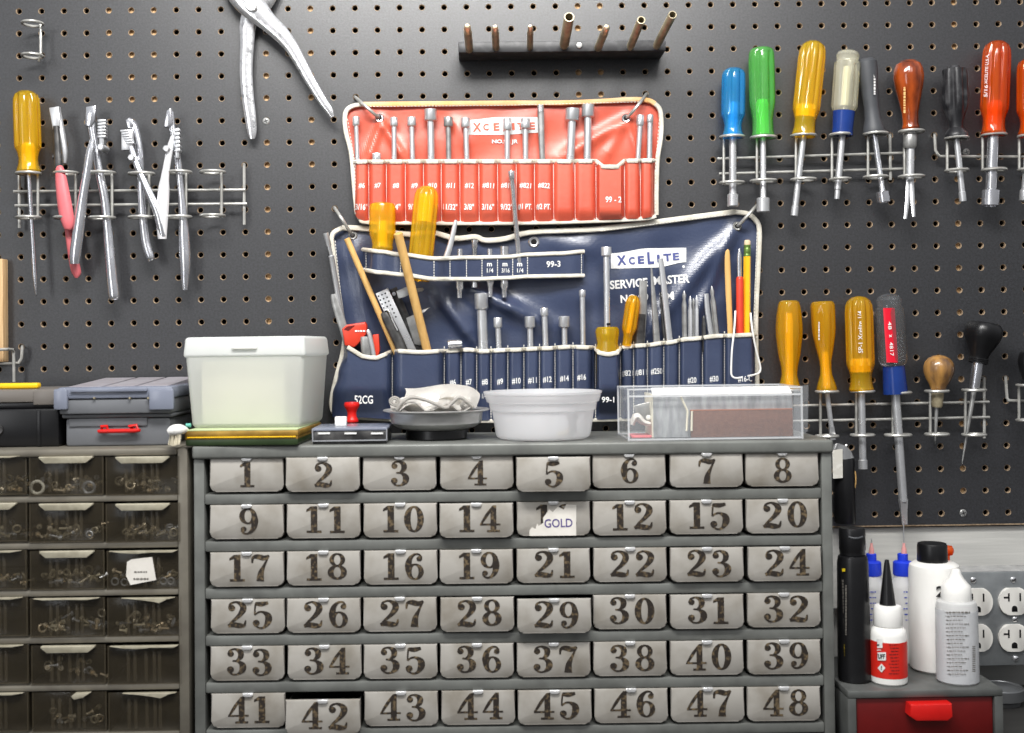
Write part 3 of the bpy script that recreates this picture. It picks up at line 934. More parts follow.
def tin_and_tub():
    # flat green and gold case under the tub: front right corner at px (297.6, 444)
    yf = YF - .006
    x0, x1 = W(184.5, 440, yf).x, W(298.5, 440, yf).x
    z0 = TZ(250)
    z1 = W(250, 429.5, yf).z
    D = .125
    h = z1 - z0
    A = rotz(Vector(((x0 + x1) / 2, yf, z0)), math.radians(-3))
    hw = (x1 - x0) / 2
    t = thing('flat_case', 'flat dark green case with gold brown lid lying under the frosted tub', 'case', A.translation)
    bm = NB(); box(bm, -hw, hw, 0, D, 0, h * .52, .0015, rot=A); new_obj('base', bm, 'tin_green', t)
    bm = NB(); box(bm, -hw - .0006, hw + .0006, -.0008, D + .0008, h * .56, h * .93, .0015, rot=A); box(bm, -hw, hw, 0, D, h * .4, h * .6, 0, rot=A); new_obj('lid', bm, 'tin_gold', t)
    bm = NB(); box(bm, -hw + .001, hw - .001, .001, D - .001, h * .93, h, .0004, rot=A); new_obj('cover_sheet', bm, 'lightgreen', t)
    bm = NB(); box(bm, -hw + .002, hw - .002, -.0014, .0, h * .50, h * .57, .0004, rot=A); new_obj('rim_strip', bm, 'yellow', t)
    TT = z1
    # tub
    pr, pl = onZ(300.5, 427.6, TT), onZ(191.8, 428.3, TT)
    wid = (pr - pl).length
    ang = math.radians(-5)
    B = rotz((pr + pl) / 2, ang)
    H = W(250, 336.5, pr.y).z - TT
    dep = .105
    T = thing('card_box', 'frosted white plastic file tub with hinged lid standing on the flat case', 'box', B.translation)
    def frust(bm, z0, z1, w0, w1, g0, g1, f0, f1, bev, cap=True):
        vs = []
        for (z, w, g, f) in ((z0, w0, g0, f0), (z1, w1, g1, f1)):
            vs.append([bm.verts.new(B @ Vector((x, y, z))) for x, y in ((-w / 2, f), (w / 2, f), (w / 2, g), (-w / 2, g))])
        fs = [bm.faces.new(vs[0][::-1])]
        if cap: fs.append(bm.faces.new(vs[1]))
        for k in range(4):
            fs.append(bm.faces.new((vs[0][k], vs[0][(k + 1) % 4], vs[1][(k + 1) % 4], vs[1][k])))
        if bev:
            es = [e for e in {e for f in fs for e in f.edges} if len(e.link_faces) == 2]
            bmesh.ops.bevel(bm, geom=es, offset=bev, segments=3, profile=.5, affect='EDGES')
    lw = wid * 1.085
    bm = NB(); frust(bm, 0, H * .78, wid, lw, dep, dep + .004, 0, -.004, .005, False); new_obj('tub', bm, 'frost', T)
    bm = NB(); frust(bm, H * .775, H, lw + .004, lw + .001, dep + .006, dep + .002, -.006, -.003, .0035); ld = new_obj('lid', bm, 'frost_lid', T)
    bm = NB(); box(bm, -.012, .014, -.0085, -.004, H * .86, H * .905, .0015, rot=B); new_obj('latch', bm, 'white_plastic', ld)
    bm = NB(); box(bm, -wid * .44, wid * .33, .012, dep - .012, .003, H * .74, .002, rot=B)
    single('card_stack', bm, 'cream', 'block of cream cards showing faintly through the frosted tub', 'cards')
    # little white brush at the corner
    p = W(178, 432, YF - .012)
    t2 = thing('hand_brush', 'small white brush with cream bristles hanging over the cabinet corner', 'brush', p)
    bm = NB()
    tube(bm, [W(169, 432.5, YF - .012), W(173, 430.5, YF - .012), W(180, 429.6, YF - .010), W(186, 430.5, YF + .004)], [.0035, .0052, .0052, .003], 12, 4)
    new_obj('handle', bm, 'white_plastic', t2)
    bm = NB()
    for k in range(26):
        a = W(170.5 + k * .42, 434, YF - .012 + random.uniform(-.003, .003))
        b = W(168.5 + k * .45 + random.uniform(-.4, .4), 446 - abs(k - 10) * .12, YF - .012 + random.uniform(-.004, .004))
        tube(bm, [a, b], .00055, 5)
    new_obj('bristles', bm, 'bristle', t2)
    p = W(188.5, 425.5, YF + .03)
    bm = NB(); tube(bm, [W(186.2, 425.5, YF + .012), W(190.8, 425.3, YF + .012)], .0022, 10)
    single('plastic_clip', bm, 'teal', 'tiny teal plastic bit at the left foot of the frosted tub', 'clip')
tin_and_tub()

def stamp_box():
    Y = YF - .001
    a, b = W(311.5, 435, Y), W(387.5, 435, Y)
    zt = W(350, 428, Y).z
    D = .07
    t = thing('slide_box', 'low clear topped box with dark contents on the cabinet beside the chrome dish', 'box', ((a.x + b.x) / 2, Y + D / 2, TZ(350)))
    bm = NB(); box(bm, a.x + .001, b.x - .001, Y + .001, Y + D, TZ(350), zt - .003, .001); new_obj('base', bm, 'dark_steel', t)
    bm = NB(); box(bm, a.x, b.x, Y, Y + D + .001, zt - .0028, zt, .001); new_obj('lid', bm, 'case_lid', t)
    bm = NB()
    for x in (324, 350.5, 377):
        pxbox(bm, x - 6, 432.5, x + 6, 434.2, Y - .0004, Y + .002)
    new_obj('bright_strip', bm, 'white_ink', t, 0)
    bm = NB(); pxbox(bm, 312, 429, 313.2, 441, Y - .0006, Y + .001); pxbox(bm, 386, 429, 387.2, 441, Y - .0006, Y + .001); pxbox(bm, 312, 440, 387, 441.2, Y - .0006, Y + .001)
    new_obj('clear_edge', bm, 'case_edge', t, 0)
    # red spool knob
    p = onZ(352, 422, zt)
    s = mpp(p.y)
    bm = NB()
    lathe(bm, Matrix.Translation(p), [(0, 0), (6.3 * s, 0), (6.6 * s, 1.2 * s), (6.0 * s, 3 * s), (4.8 * s, 5 * s), (4.5 * s, 9 * s), (5.4 * s, 12 * s), (7.4 * s, 15 * s), (8 * s, 17.5 * s), (7 * s, 19.8 * s), (0, 20.4 * s)], 28)
    single('push_pin_knob', bm, 'red_plastic', 'glossy red spool shaped knob standing on the low clear topped box', 'knob', origin=p)
    # white tag beside
    q = onZ(341, 426, zt)
    bm = NB(); box(bm, q.x - 5.5 * s, q.x + 5.5 * s, q.y - .004, q.y + .004, zt + .0001, zt + 9 * s, .001)
    single('white_block', bm, 'white_plastic', 'small white block on the low box left of the red knob', 'block', origin=q)
stamp_box()

def dish_and_cloth():
    c = onZ(436.5, 432.5, TZ(436))
    c.y = YF + .062
    c = W(436.5, 430, c.y); c.z = TZ(436)
    s = mpp(c.y)
    t = thing('magnetic_dish', 'round chrome parts dish on a black rubber base with a cloth in it', 'dish', c)
    A = Matrix.Translation(c)
    bm = NB(); lathe(bm, A, [(0, 0), (30 * s, 0), (31 * s, 1 * s), (30.5 * s, 9 * s), (0, 9.3 * s)], 48); new_obj('base', bm, 'black', t)
    bm = NB()
    zt = W(436, 409.5, c.y).z - c.z
    prof = [(0, 9.5 * s), (31 * s, 9.5 * s), (39 * s, 12 * s), (45 * s, 16 * s), (46.5 * s, zt - 2.5 * s), (53 * s, zt - .8 * s), (53.3 * s, zt), (52.5 * s, zt + .6 * s),
            (46 * s, zt - 1 * s), (44.6 * s, 17 * s), (38 * s, 13.5 * s), (0, 11 * s)]
    lathe(bm, A, prof, 64, cap=False); new_obj('bowl', bm, 'dish_steel', t)
    # folded cloth: a stack of rounded lobes following a folded strip
    T = thing('cloth', 'crumpled white cotton cloth with grey hem lying in the chrome dish', 'cloth', c + Vector((0, 0, 12 * s)))
    def sheet(fn, nu, nv, name, m):
        bm = NB()
        g = [[bm.verts.new(fn(i / nu, j / nv)) for j in range(nv + 1)] for i in range(nu + 1)]
        for i in range(nu):
            for j in range(nv):
                bm.faces.new((g[i][j], g[i + 1][j], g[i + 1][j + 1], g[i][j + 1]))
        bmesh.ops.solidify(bm, geom=list(bm.faces), thickness=.0014)
        return new_obj(name, bm, m, T, 60)
    def top(u, v):
        # u along x (left..right), v from back to front
        px = 404 + u * 74 + 2 * math.sin(v * 5)
        th = v * PI * .92
        bulge = 1 - .25 * (2 * u - 1) ** 4
        y = c.y + .018 - math.sin(th * .5) * .046 * bulge
        pz = 386.2 + 2.2 * math.sin(u * 6 + 1) + (1 - math.cos(th)) * 7.5 + 2.0 * math.sin(u * 11 + v * 4) * v + 5 * (max(0, u - .85) / .15) ** 2
        return W(px, pz, y)
    sheet(top, 40, 16, 'upper_fold', 'cloth')
    def low(u, v):
        px = 390.5 + u * 80
        wv = math.sin(u * 15 + 0.6) * 6.5 * (0.4 + v) * (1 - .3 * u) + math.sin(u * 31) * 1.2
        pz = 397.5 + v * 10.5 + wv * .55
        y = c.y - .012 - v * .03 + math.sin(u * 15 + 1.8) * .006
        return W(px, min(pz, 411.0), y)
    sheet(low, 60, 10, 'lower_fold', 'cloth')
    bm = NB()
    pts = []
    for (x, y, d) in ((397, 409.5, -.040), (404, 401, -.043), (412, 397.5, -.042), (424, 399.5, -.044), (436, 404, -.046), (446, 407.6, -.047), (452, 403, -.046), (459, 397.6, -.045), (466, 401, -.044), (473, 407.5, -.042)):
        pts.append(W(x, y, c.y + d))
    tube(bm, pts, .0019, 8, 6)
    new_obj('hem', bm, 'cloth_hem', T)
    for (cx, cy, rx, ry, a) in ((395, 401, 6, 5, .4), (401, 406, 5, 4.5, 1.4), (466, 405, 6, 4.2, .2)):
        bm = NB()
        pts = []
        for k in range(34):
            q = k / 33 * 2.2 * 2 * PI
            f = 1 - k / 44
            p = W(cx + rx * f * math.cos(q + a), cy + ry * f * math.sin(q + a), c.y - .036)
            pts.append(p)
        tube(bm, pts, .0013, 6)
        new_obj('rolled_edge', bm, 'cloth_hem', T)
    # filler body of the cloth
    bm = NB()
    m = W(434, 404, c.y)
    bmesh.ops.create_uvsphere(bm, u_segments=32, v_segments=16, radius=1)
    for v in bm.verts:
        n = 1 + .06 * math.sin(v.co.x * 7 + v.co.z * 3) + .05 * math.sin(v.co.y * 9)
        v.co = Vector((m.x + v.co.x * .037 * n, m.y + v.co.y * .032 * n, m.z + max(-.0125, v.co.z * .0115 * n)))
    new_obj('body', bm, 'cloth', T, 60)
dish_and_cloth()

def deli():
    s0 = mpp(YF + .05)
    c = W(545, 436, YF + .047); c.z = TZ(545)
    s = mpp(c.y)
    t = thing('deli_container', 'round milky white plastic tub without a lid in the middle of the cabinet top', 'container', c)
    zt = W(543, 391.0, c.y).z - c.z
    A = Matrix.Translation(c + Vector((-.0018, 0, 0)))
    bm = NB()
    w = .0011
    pr = [(0, .001), (43 * s, .001), (46.5 * s, .003), (47.5 * s, 6 * s), (51 * s, zt - 19 * s), (52.8 * s, zt - 18 * s), (54 * s, zt - 11 * s), (56.2 * s, zt - 10 * s), (56.6 * s, zt - 8 * s),
          (57.2 * s, zt - 7 * s), (57.8 * s, zt - 3 * s), (59 * s, zt - 2 * s), (59.2 * s, zt), (57.6 * s, zt + .3 * s), (56 * s, zt - 5 * s), (52.4 * s, zt - 11 * s), (51 * s, zt - 17 * s), (46 * s, 6 * s), (44.5 * s, .0034), (0, .003)]
    lathe(bm, A, pr, 64, cap=False)
    new_obj('bowl', bm, 'deli', t)
    # small things inside
    p = c + Vector((.012, -.01, .004))
    bm = NB(); lathe(bm, frame_from(p, p + Vector((.02, .003, .004))), [(0, 0), (.003, 0), (.003, .012), (.005, .012), (.005, .016), (0, .016)], 16)
    single('brass_screw', bm, 'brass', 'short brass screw seen through the milky round tub', 'screw')
    p = c + Vector((.028, -.012, .006))
    bm = NB(); lathe(bm, frame_from(p, p + Vector((.0, .006, .02))), [(0, 0), (.004, 0), (.004, .014), (.006, .014), (.006, .018), (0, .018)], 16)
    single('dark_fitting', bm, 'dark_steel', 'small dark fitting at right inside the milky round tub', 'fitting')
deli()

def acrylic():
    Y = YF + .004
    a, b = W(628.5, 420, Y), W(802, 420, Y)
    D = .085
    z0 = TZ(715)
    zt = W(700, 388.5, Y).z
    c = Vector(((a.x + b.x) / 2, Y + D / 2, z0))
    t = thing('acrylic_box', 'long clear acrylic box holding sanding blocks at right on the cabinet', 'box', c)
    th = .0022
    bm = NB()
    box(bm, a.x, b.x, Y, Y + th, z0, zt)
    box(bm, a.x, b.x, Y + D - th, Y + D, z0, zt)
    box(bm, a.x, a.x + th, Y + th, Y + D - th, z0, zt)
    box(bm, b.x - th, b.x, Y + th, Y + D - th, z0, zt)
    box(bm, a.x, b.x, Y, Y + D, z0, z0 + th)
    new_obj('walls', bm, 'clear_box', t, 0)
    bm = NB()
    e = .0009
    for (x, y) in ((a.x, Y), (b.x, Y), (a.x, Y + D), (b.x, Y + D)):
        box(bm, x - e, x + e, y - e, y + e, z0, zt + e)
    for y in (Y, Y + D):
        for z in (zt, zt - .007, z0 + .0015):
            if z == zt - .007 and y > Y: continue
            box(bm, a.x, b.x, y - e, y + e, z - e, z + e)
    for x in (a.x, b.x):
        for z in (zt, z0 + .0015):
            box(bm, x - e, x + e, Y, Y + D, z - e, z + e)
    new_obj('edge', bm, 'clear_edge', t, 0)
    # loose end panel at the right
    bm = NB(); prism(bm, [(794, 387), (808.5, 385), (808, 431), (801, 436), (794, 437)], Y - .001, Y + .001)
    new_obj('end_panel', bm, 'clear_box', t, 0)
    # aluminium wrapped block
    yb0 = Y + .007
    x0, x1 = W(653, 400, yb0).x, W(792, 400, yb0).x
    zz = W(700, 387.6, yb0).z
    T = thing('sanding_block', 'long aluminium faced sanding block with pale top lying in the acrylic box', 'block', Vector(((x0 + x1) / 2, yb0 + .03, z0 + th)))
    bm = NB(); box(bm, x0, x1, yb0 + .001, yb0 + .058, z0 + th + .0003, W(700, 394, yb0).z, .0006); new_obj('body', bm, 'scuffed', T)
    bm = NB()
    za = W(700, 394, yb0).z
    vs = [(x0, yb0 + .001, za), (x1, yb0 + .001, za), (x1, yb0 + .013, zz), (x0, yb0 + .013, zz)]
    P = [bm.verts.new(v) for v in vs] + [bm.verts.new((v[0], v[1], v[2] - .001)) for v in vs]
    for f in ((0, 1, 2, 3), (7, 6, 5, 4), (0, 4, 5, 1), (1, 5, 6, 2), (2, 6, 7, 3), (3, 7, 4, 0)): bm.faces.new([P[i] for i in f])
    new_obj('top_face', bm, 'white_plastic', T, 0)
    bm = NB(); box(bm, x0 - .0014, x0, yb0, yb0 + .05, z0 + th + .0003, zz - .006, .0004); new_obj('end_face', bm, 'cream', T)
    ys = Y + .003
    x2, x3 = W(691, 420, ys).x, W(793, 420, ys).x
    z2 = W(740, 410.5, ys).z
    T2 = thing('sanding_bar', 'brown abrasive bar in front of the aluminium block inside the acrylic box', 'block', Vector(((x2 + x3) / 2, ys, z0 + th)))
    bm = NB(); box(bm, x2, x3, ys, ys + .0042, z0 + th + .0003, z2, .0006); new_obj('bar', bm, 'sand_brown', T2)
    bm = NB(); box(bm, x2 - .0005, x3, ys - .0003, ys + .004, z2, z2 + .0014, .0004); new_obj('top_edge', bm, 'sand_red', T2)
    bm = NB()
    for (p, q) in (((681, 397), (687.5, 411)), ((687.5, 411), (686.5, 431)), ((692, 411), (691.5, 431))):
        tube(bm, [W(p[0], p[1], ys - .0004), W(q[0], q[1], ys - .0004)], .0011, 6)
    single('paper_edge', bm, 'cream', 'folded pale paper edge between the aluminium block and the brown bar', 'paper')
    # things in the left of the box
    y1 = Y + .02
    bm = NB(); prism(bm, [(634, 405.5), (651, 401.5), (651, 420), (645, 421), (635, 412)], y1, y1 + .003, 0, .0006)
    single('metal_offcut', bm, 'dull_steel', 'triangular grey metal offcut leaning in left end of the acrylic box', 'metal offcut')
    bm = NB(); tube(bm, [W(632, 425, y1 - .008), W(634, 419.5, y1 - .008), (W(637, 416.5, y1 - .008)), W(643, 422, y1 - .008), W(650, 424, y1 - .008)], [.002, .003, .0038, .003, .002], 10, 5, flat=(YV, 2.2))
    single('crumpled_paper', bm, 'paper', 'crumpled white paper scrap in left end of the acrylic box', 'paper')
    bm = NB(); box(bm, W(630, 428, y1).x, W(650, 428, y1).x, y1 - .012, y1 + .02, z0 + th + .0002, z0 + th + .0028, .0008)
    single('pink_slip', bm, 'pink', 'pinkish flat slip lying on floor of the acrylic box', 'slip')
    p = W(648.5, 417.5, y1 - .006)
    bm = NB(); bmesh.ops.create_uvsphere(bm, u_segments=16, v_segments=10, radius=.0027); bmesh.ops.translate(bm, verts=bm.verts, vec=p)
    single('white_bead', bm, 'white_plastic', 'small white bead near the cream end of the aluminium block', 'bead')
acrylic()

# ---- cases on the left cabinet
def cases():
    yf = onZ(115, 446, LTOP).y
    zl = LTOP
    x0, x1 = W(65.5, 432, yf).x, W(167.6, 432, yf).x
    z1 = W(115, 413.5, yf).z
    D = -.02 - yf
    t = thing('tool_case', 'grey plastic case with a red handle under the clear lidded organiser', 'case', Vector(((x0 + x1) / 2, yf + D / 2, zl)))
    bm = NB(); box(bm, x0, x1 + .003, yf, yf + D, zl, W(115, 418, yf).z, .003); new_obj('base', bm, 'case_grey', t)
    bm = NB(); box(bm, x0 - .003, x1 + .006, yf - .003, yf + D, W(115, 418, yf).z + .0003, z1, .002); box(bm, x0 + .004, x1 - .02, yf - .0018, yf, zl + .02, W(115, 418, yf).z, .001); new_obj('lid', bm, 'case_grey', t)
    bm = NB()
    A = lambda px, py, d=0: W(px, py, yf - .006 - d)
    tube(bm, [A(98, 431.5), A(103, 431.2), A(136, 430.6), A(139.5, 429.5)], [.0016, .0022, .0022, .0016], 10, 2)
    tube(bm, [W(102, 430.5, yf), A(101.5, 426.5), A(107, 426), A(107.5, 431)], .0016, 8)
    tube(bm, [W(134, 430, yf), A(129.5, 426), A(136.5, 425.2), A(137.5, 430)], .0016, 8)
    new_obj('handle', bm, 'red_plastic', t)
    # organiser on it
    yo = yf - .012
    xo0, xo1 = W(53, 398, yo).x, W(173.6, 398, yo).x
    zb, zt = z1 + .0002, W(115, 386.8, yo).z
    Do = -.012 - yo
    t = thing('organiser_case', 'blue grey clear lidded organiser case on top of the grey red-handled case', 'case', Vector(((xo0 + xo1) / 2, yo + Do / 2, zb)))
    bm = NB(); box(bm, xo0 + .005, xo1 - .003, yo + .003, yo + Do, zb, zb + (zt - zb) * .55, .002); new_obj('base', bm, 'case_grey', t)
    bm = NB(); box(bm, xo0 + .003, xo1 - .001, yo + .001, yo + Do, zb + (zt - zb) * .55 + .0002, zt, .003); ld = new_obj('lid', bm, 'case_lid', t)
    bm = NB()
    for x_a, x_b in ((.012, .045), (.049, .078), (.082, .112)):
        P = [bm.verts.new((xo0 + x, y, z)) for x, y, z in ((x_a, yo + .012, zt + .0003), (x_b, yo + .012, zt + .0003), (x_b, yo + Do - .006, zt + .0062), (x_a, yo + Do - .006, zt + .0062))]
        Q = [bm.verts.new((v.co.x, v.co.y, zt - .0002)) for v in P]
        bm.faces.new(P)
        for k in range(4): bm.faces.new((P[k], P[(k + 1) % 4], Q[(k + 1) % 4], Q[k]))
    new_obj('lid_panel', bm, 'lid_top', ld, 0)
    for (pa, pb) in ((53, 67), (148.5, 173.5)):
        bm = NB(); pxbox(bm, pa, 389, pb, 410, yo - .002, yo + .004, .002); new_obj('latch', bm, 'case_lid', t)
    bm = NB(); pxbox(bm, 70, 388.2, 147, 392, yo - .002, yo + .004, .001); new_obj('front_rim', bm, 'case_lid', t)
    bm = NB()
    for px in (94, 129.5, 148):
        pxbox(bm, px - .8, 397.2, px + .8, 399, yo - .0006, yo + .003)
    new_obj('hinge_pin', bm, 'brass', t, 0)
    # left: black case and taupe case on it
    yk = onZ(40, 447, LTOP).y
    k0, k1 = W(-80, 425, yk).x, W(59, 425, yk).x
    kz = W(30, 408.5, yk).z
    Dk = -.02 - yk
    t = thing('black_case', 'black plastic case standing on the left cabinet at the photo edge', 'case', Vector(((k0 + k1) / 2, yk + Dk / 2, zl)))
    bm = NB(); box(bm, k0, k1, yk, yk + Dk, zl, kz, .003); box(bm, W(37, 425, yk).x, W(41, 425, yk).x, yk - .0012, yk, zl + .001, kz - .002, .0006); new_obj('body', bm, 'black', t)
    bm = NB(); lathe(bm, frame_from(W(-2, 430, yk), W(-2, 430, yk - .01)), [(0, 0), (.0055, 0), (.0055, .002), (.0042, .004), (.003, .0038), (0, .0036)], 24); new_obj('latch_ring', bm, 'dark_steel', t)
    ya = yk + .002
    a0, a1 = W(-70, 395, ya).x, W(56.5, 395, ya).x
    az = W(30, 389.6, ya).z
    t = thing('organiser_case', 'taupe flat organiser on top of the black case at the left edge', 'case', Vector(((a0 + a1) / 2, ya + Dk / 2, kz)))
    bm = NB(); box(bm, a0, a1, ya, ya + Dk - .01, kz + .0003, kz + (az - kz) * .3, .001); new_obj('base', bm, 'black', t)
    bm = NB(); box(bm, a0 - .001, a1 + .001, ya - .001, ya + Dk - .01, kz + (az - kz) * .3 + .0003, az, .002); new_obj('lid', bm, 'case_taupe', t)
    bm = NB(); pxbox(bm, 33, 390.4, 56, 405, ya - .0022, ya + .002, .0012); new_obj('latch', bm, 'case_taupe', t)
    yy = ya + .02
    p0, p1 = W(-40, 385, yy).x, W(37.5, 385, yy).x
    bm = NB(); box(bm, p0, p1, yy, yy + .012, az + .0002, az + .0062, .0022, seg=3)
    single('yellow_case', bm, 'yellow', 'thin bright yellow plastic case lying on the taupe organiser', 'case')
cases()

# ---- bottles on the red cabinet
def bottles():
    zb = RTOP
    def stand(px, py):
        return onZ(px, py, zb)
    # black flip cap bottle
    c = stand(853, 683.5); r = 16.2 * mpp(c.y); c = c + Vector((0, r * .75, 0)); s = mpp(c.y); c.x = W(854, 640, c.y).x
    A = Matrix.Translation(c)
    H = lambda py: (W(854, py, c.y).z - c.z) / s
    t = thing('lotion_bottle', 'tall black flip-cap bottle with yellow lettering beside the big drawer cabinet', 'bottle', c)
    ov = lambda a, z: 1.0
    bm = NB(); lathe(bm, A, [(0, 0), (14.5 * s, 0), (16 * s, 1.5 * s), (16.4 * s, 10 * s), (15.6 * s, 80 * s), (15.2 * s, H(562) * s), (14 * s, H(556) * s), (11 * s, H(554) * s), (0, H(554) * s)], 40); b = new_obj('body', bm, 'black', t)
    bm = NB(); lathe(bm, A, [(0, H(554) * s), (12.4 * s, H(554) * s), (12.4 * s, H(550) * s), (13 * s, H(549) * s), (12.8 * s, H(530) * s), (12 * s, H(527.5) * s), (0, H(527) * s)], 40); k = new_obj('flip_cap', bm, 'black', t)
    bm = NB(); tube(bm, [c + Vector((x * s, -(12.6 - abs(x) * .28) * s - .0004, (H(535) - (1.2 - x * x * .025)) * s)) for x in (-7, -4, 0, 4, 7)], .0011, 8, 3); new_obj('thumb_notch', bm, 'grey_rubber', k)
    def cyl(px, py):   # surface of the bottle body
        x = W(px, py, c.y - .012).x - c.x
        rr = 16.4 * s
        return c.y - math.sqrt(max(1e-8, rr * rr - x * x)) - .0006
    bm = NB()
    pts = [(840.5, 569), (843.5, 569), (843.5, 571.5), (840.5, 571.5)]
    print_line(bm, 842.6, 570, 6.5, 3, cyl)
    for x_, y_, w_ in ((841.8, 641, 9), (843.4, 650, 12), (841.8, 660, 7)):
        print_line(bm, x_, y_, w_, 2.2, cyl, True)
    new_obj('yellow_lettering', bm, 'yellow_ink', b, 0)
    bm = NB()
    print_line(bm, 842.5, 596, 34, 2.4, cyl, True); print_line(bm, 846, 610, 50, 1.6, cyl, True); print_line(bm, 842.5, 625, 14, 1.6, cyl, True)
    new_obj('grey_lettering', bm, 'grey_ink', b, 0)

    # two applicator bottles
    for (px, by, side, ndl) in ((872, 661, 'left', False), (903.5, 661, 'right', True)):
        c = stand(px, by); c.x = W(px, 600, c.y).x; s = mpp(c.y)
        A = Matrix.Translation(c)
        H = lambda py: W(px, py, c.y).z - c.z
        t = thing('applicator_bottle', ('clear bottle with bright blue cap behind the black bottle' if side == 'left' else 'blue-capped needle applicator bottle beside the big white bottle'), 'bottle', c, 'blue capped applicator bottles')
        bm = NB(); lathe(bm, A, [(0, 0), (13 * s, 0), (14.2 * s, 1.5 * s), (14.2 * s, H(588)), (13 * s, H(583)), (9 * s, H(577)), (8 * s, H(572)), (0, H(572))], 32); b = new_obj('body', bm, 'white_soft', t)
        bm = NB(); lathe(bm, A, [(0, H(575)), (9.2 * s, H(575)), (9.8 * s, H(573)), (9.4 * s, H(562)), (8.2 * s, H(561)), (5 * s, H(560.5)), (5.0 * s, H(554)), (4.4 * s, H(553.4)), (0, H(553.4))], 32, mod=lambda a, z: 1 + .02 * math.cos(18 * a)); new_obj('cap', bm, 'blue_cap', t)
        nx = 1.5 * s if ndl else .5 * s
        B = Matrix.Translation(c + Vector((nx, 0, 0)))
        bm = NB(); lathe(bm, B, [(0, H(553.4)), (2.8 * s, H(553.4)), (2.4 * s, H(549)), (1.4 * s, H(546)), (1.2 * s, H(543)), (0, H(543))], 16); hb = new_obj('needle_hub', bm, 'needle_hub', t)
        bm = NB(); lathe(bm, B, [(0, H(543.2)), (.55 * s, H(543.2)), (.5 * s, H(522 if ndl else 539)), (0, H(521.5 if ndl else 538.5))], 8); new_obj('needle', bm, 'steel', hb)
        bm = NB()
        cy_ = lambda px_, py_: c.y - math.sqrt(max(1e-8, (14.4 * s) ** 2 - (W(px_, py_, c.y).x - c.x) ** 2)) - .0004
        for k in range(6):
            print_line(bm, px + 1.5 + (4 if ndl else 0), 592 + k * 5.6, 11 - k % 3 * 2, 1.2, cy_)
        new_obj('lettering', bm, 'blue_ink', b, 0)

    # small glue bottle
    c = stand(888, 686.2); r = 18 * mpp(c.y); c = c + Vector((0, r * .8, 0)); s = mpp(c.y); c.x = W(888.5, 650, c.y).x
    A = Matrix.Translation(c)
    H = lambda py: W(888, py, c.y).z - c.z
    t = thing('glue_bottle', 'small white glue bottle with red label and black pointed nozzle', 'bottle', c)
    bm = NB(); lathe(bm, A, [(0, 0), (16 * s, 0), (17.6 * s, 1.8 * s), (17.8 * s, 6 * s), (17.6 * s, H(634)), (16.6 * s, H(629)), (14 * s, H(626.5)), (12 * s, H(625)), (0, H(625))], 40); b = new_obj('body', bm, 'white_plastic', t)
    bm = NB(); lathe(bm, A, [(0, H(625)), (13.6 * s, H(625)), (14 * s, H(624)), (13.6 * s, H(608)), (12.6 * s, H(605.5)), (8 * s, H(604.5)), (0, H(604.5))], 48, mod=lambda a, z: 1 + .018 * math.cos(24 * a)); new_obj('cap', bm, 'white_plastic', t)
    bm = NB(); lathe(bm, A, [(0, H(604.5)), (8 * s, H(604.5)), (7.6 * s, H(602)), (3 * s, H(566)), (2 * s, H(560)), (0, H(559.2))], 32, mod=lambda a, z: 1 + .03 * math.cos(10 * a)); new_obj('nozzle', bm, 'black', t)
    bm = NB(); lathe(bm, A, [(17.95 * s, H(674.5)), (17.95 * s, H(639))], 48, cap=False); lb = new_obj('label', bm, 'label_red', b)
    cy2 = lambda px_, py_: c.y - math.sqrt(max(1e-8, (18.3 * s) ** 2 - (W(px_, py_, c.y - .012).x - c.x) ** 2)) - .0002
    def patch(bm, x0, y0, x1, y1, nx=8, pts=None):
        for i in range(nx):
            a, b_ = x0 + (x1 - x0) * i / nx, x0 + (x1 - x0) * (i + 1) / nx
            bm.faces.new([bm.verts.new(W(q, w, cy2(q, w))) for q, w in ((a, y0), (b_, y0), (b_, y1), (a, y1))])
    bm = NB(); patch(bm, 872.7, 639, 882.5, 648); patch(bm, 872.7, 652.3, 886, 660.5)
    q = [(881.5, 663.5), (885.5, 668), (881.5, 672.5), (877.5, 668)]
    bm.faces.new([bm.verts.new(W(a, b_, cy2(a, b_))) for a, b_ in q])
    print_line(bm, 876.5, 650, 9, 1.0, lambda a, b_: cy2(a, b_) - .0003)
    new_obj('white_patch', bm, 'white_ink', lb, 0)
    bm = NB(); text_px(bm, 'STUFF', 879.2, 656.4, 11.6, 4.8, lambda a, b_: cy2(a, b_) - .0004, 0, .03)
    text_px(bm, '!', 881.5, 668, 1.0, 4.4, lambda a, b_: cy2(a, b_) - .0004)
    print_line(bm, 877, 645, 6, 1.3, lambda a, b_: cy2(a, b_) - .0004)
    for k in range(10):
        print_line(bm, 896, 645 + k * 3.2, 14 - k % 3 * 2, .7, cy2)
    new_obj('lettering', bm, 'black_ink', lb, 0)

    # big white bottle with black cap
    c = stand(935, 674.5); r = 25 * mpp(c.y); c = c + Vector((0, r * .8, 0)); s = mpp(c.y); c.x = W(935, 620, c.y).x
    A = Matrix.Translation(c)
    H = lambda py: W(935, py, c.y).z - c.z
    t = thing('glue_bottle', 'big plain white bottle with wide black cap behind the dropper bottle', 'bottle', c)
    bm = NB(); lathe(bm, A, [(0, 0), (22.5 * s, 0), (24.6 * s, 2.2 * s), (25 * s, 8 * s), (24.6 * s, H(570)), (23.5 * s, H(564.5)), (20 * s, H(562)), (15 * s, H(561)), (0, H(561))], 48); b = new_obj('body', bm, 'white_plastic', t)
    A2 = Matrix.Translation(c + Vector((-1.5 * s, 0, 0)))
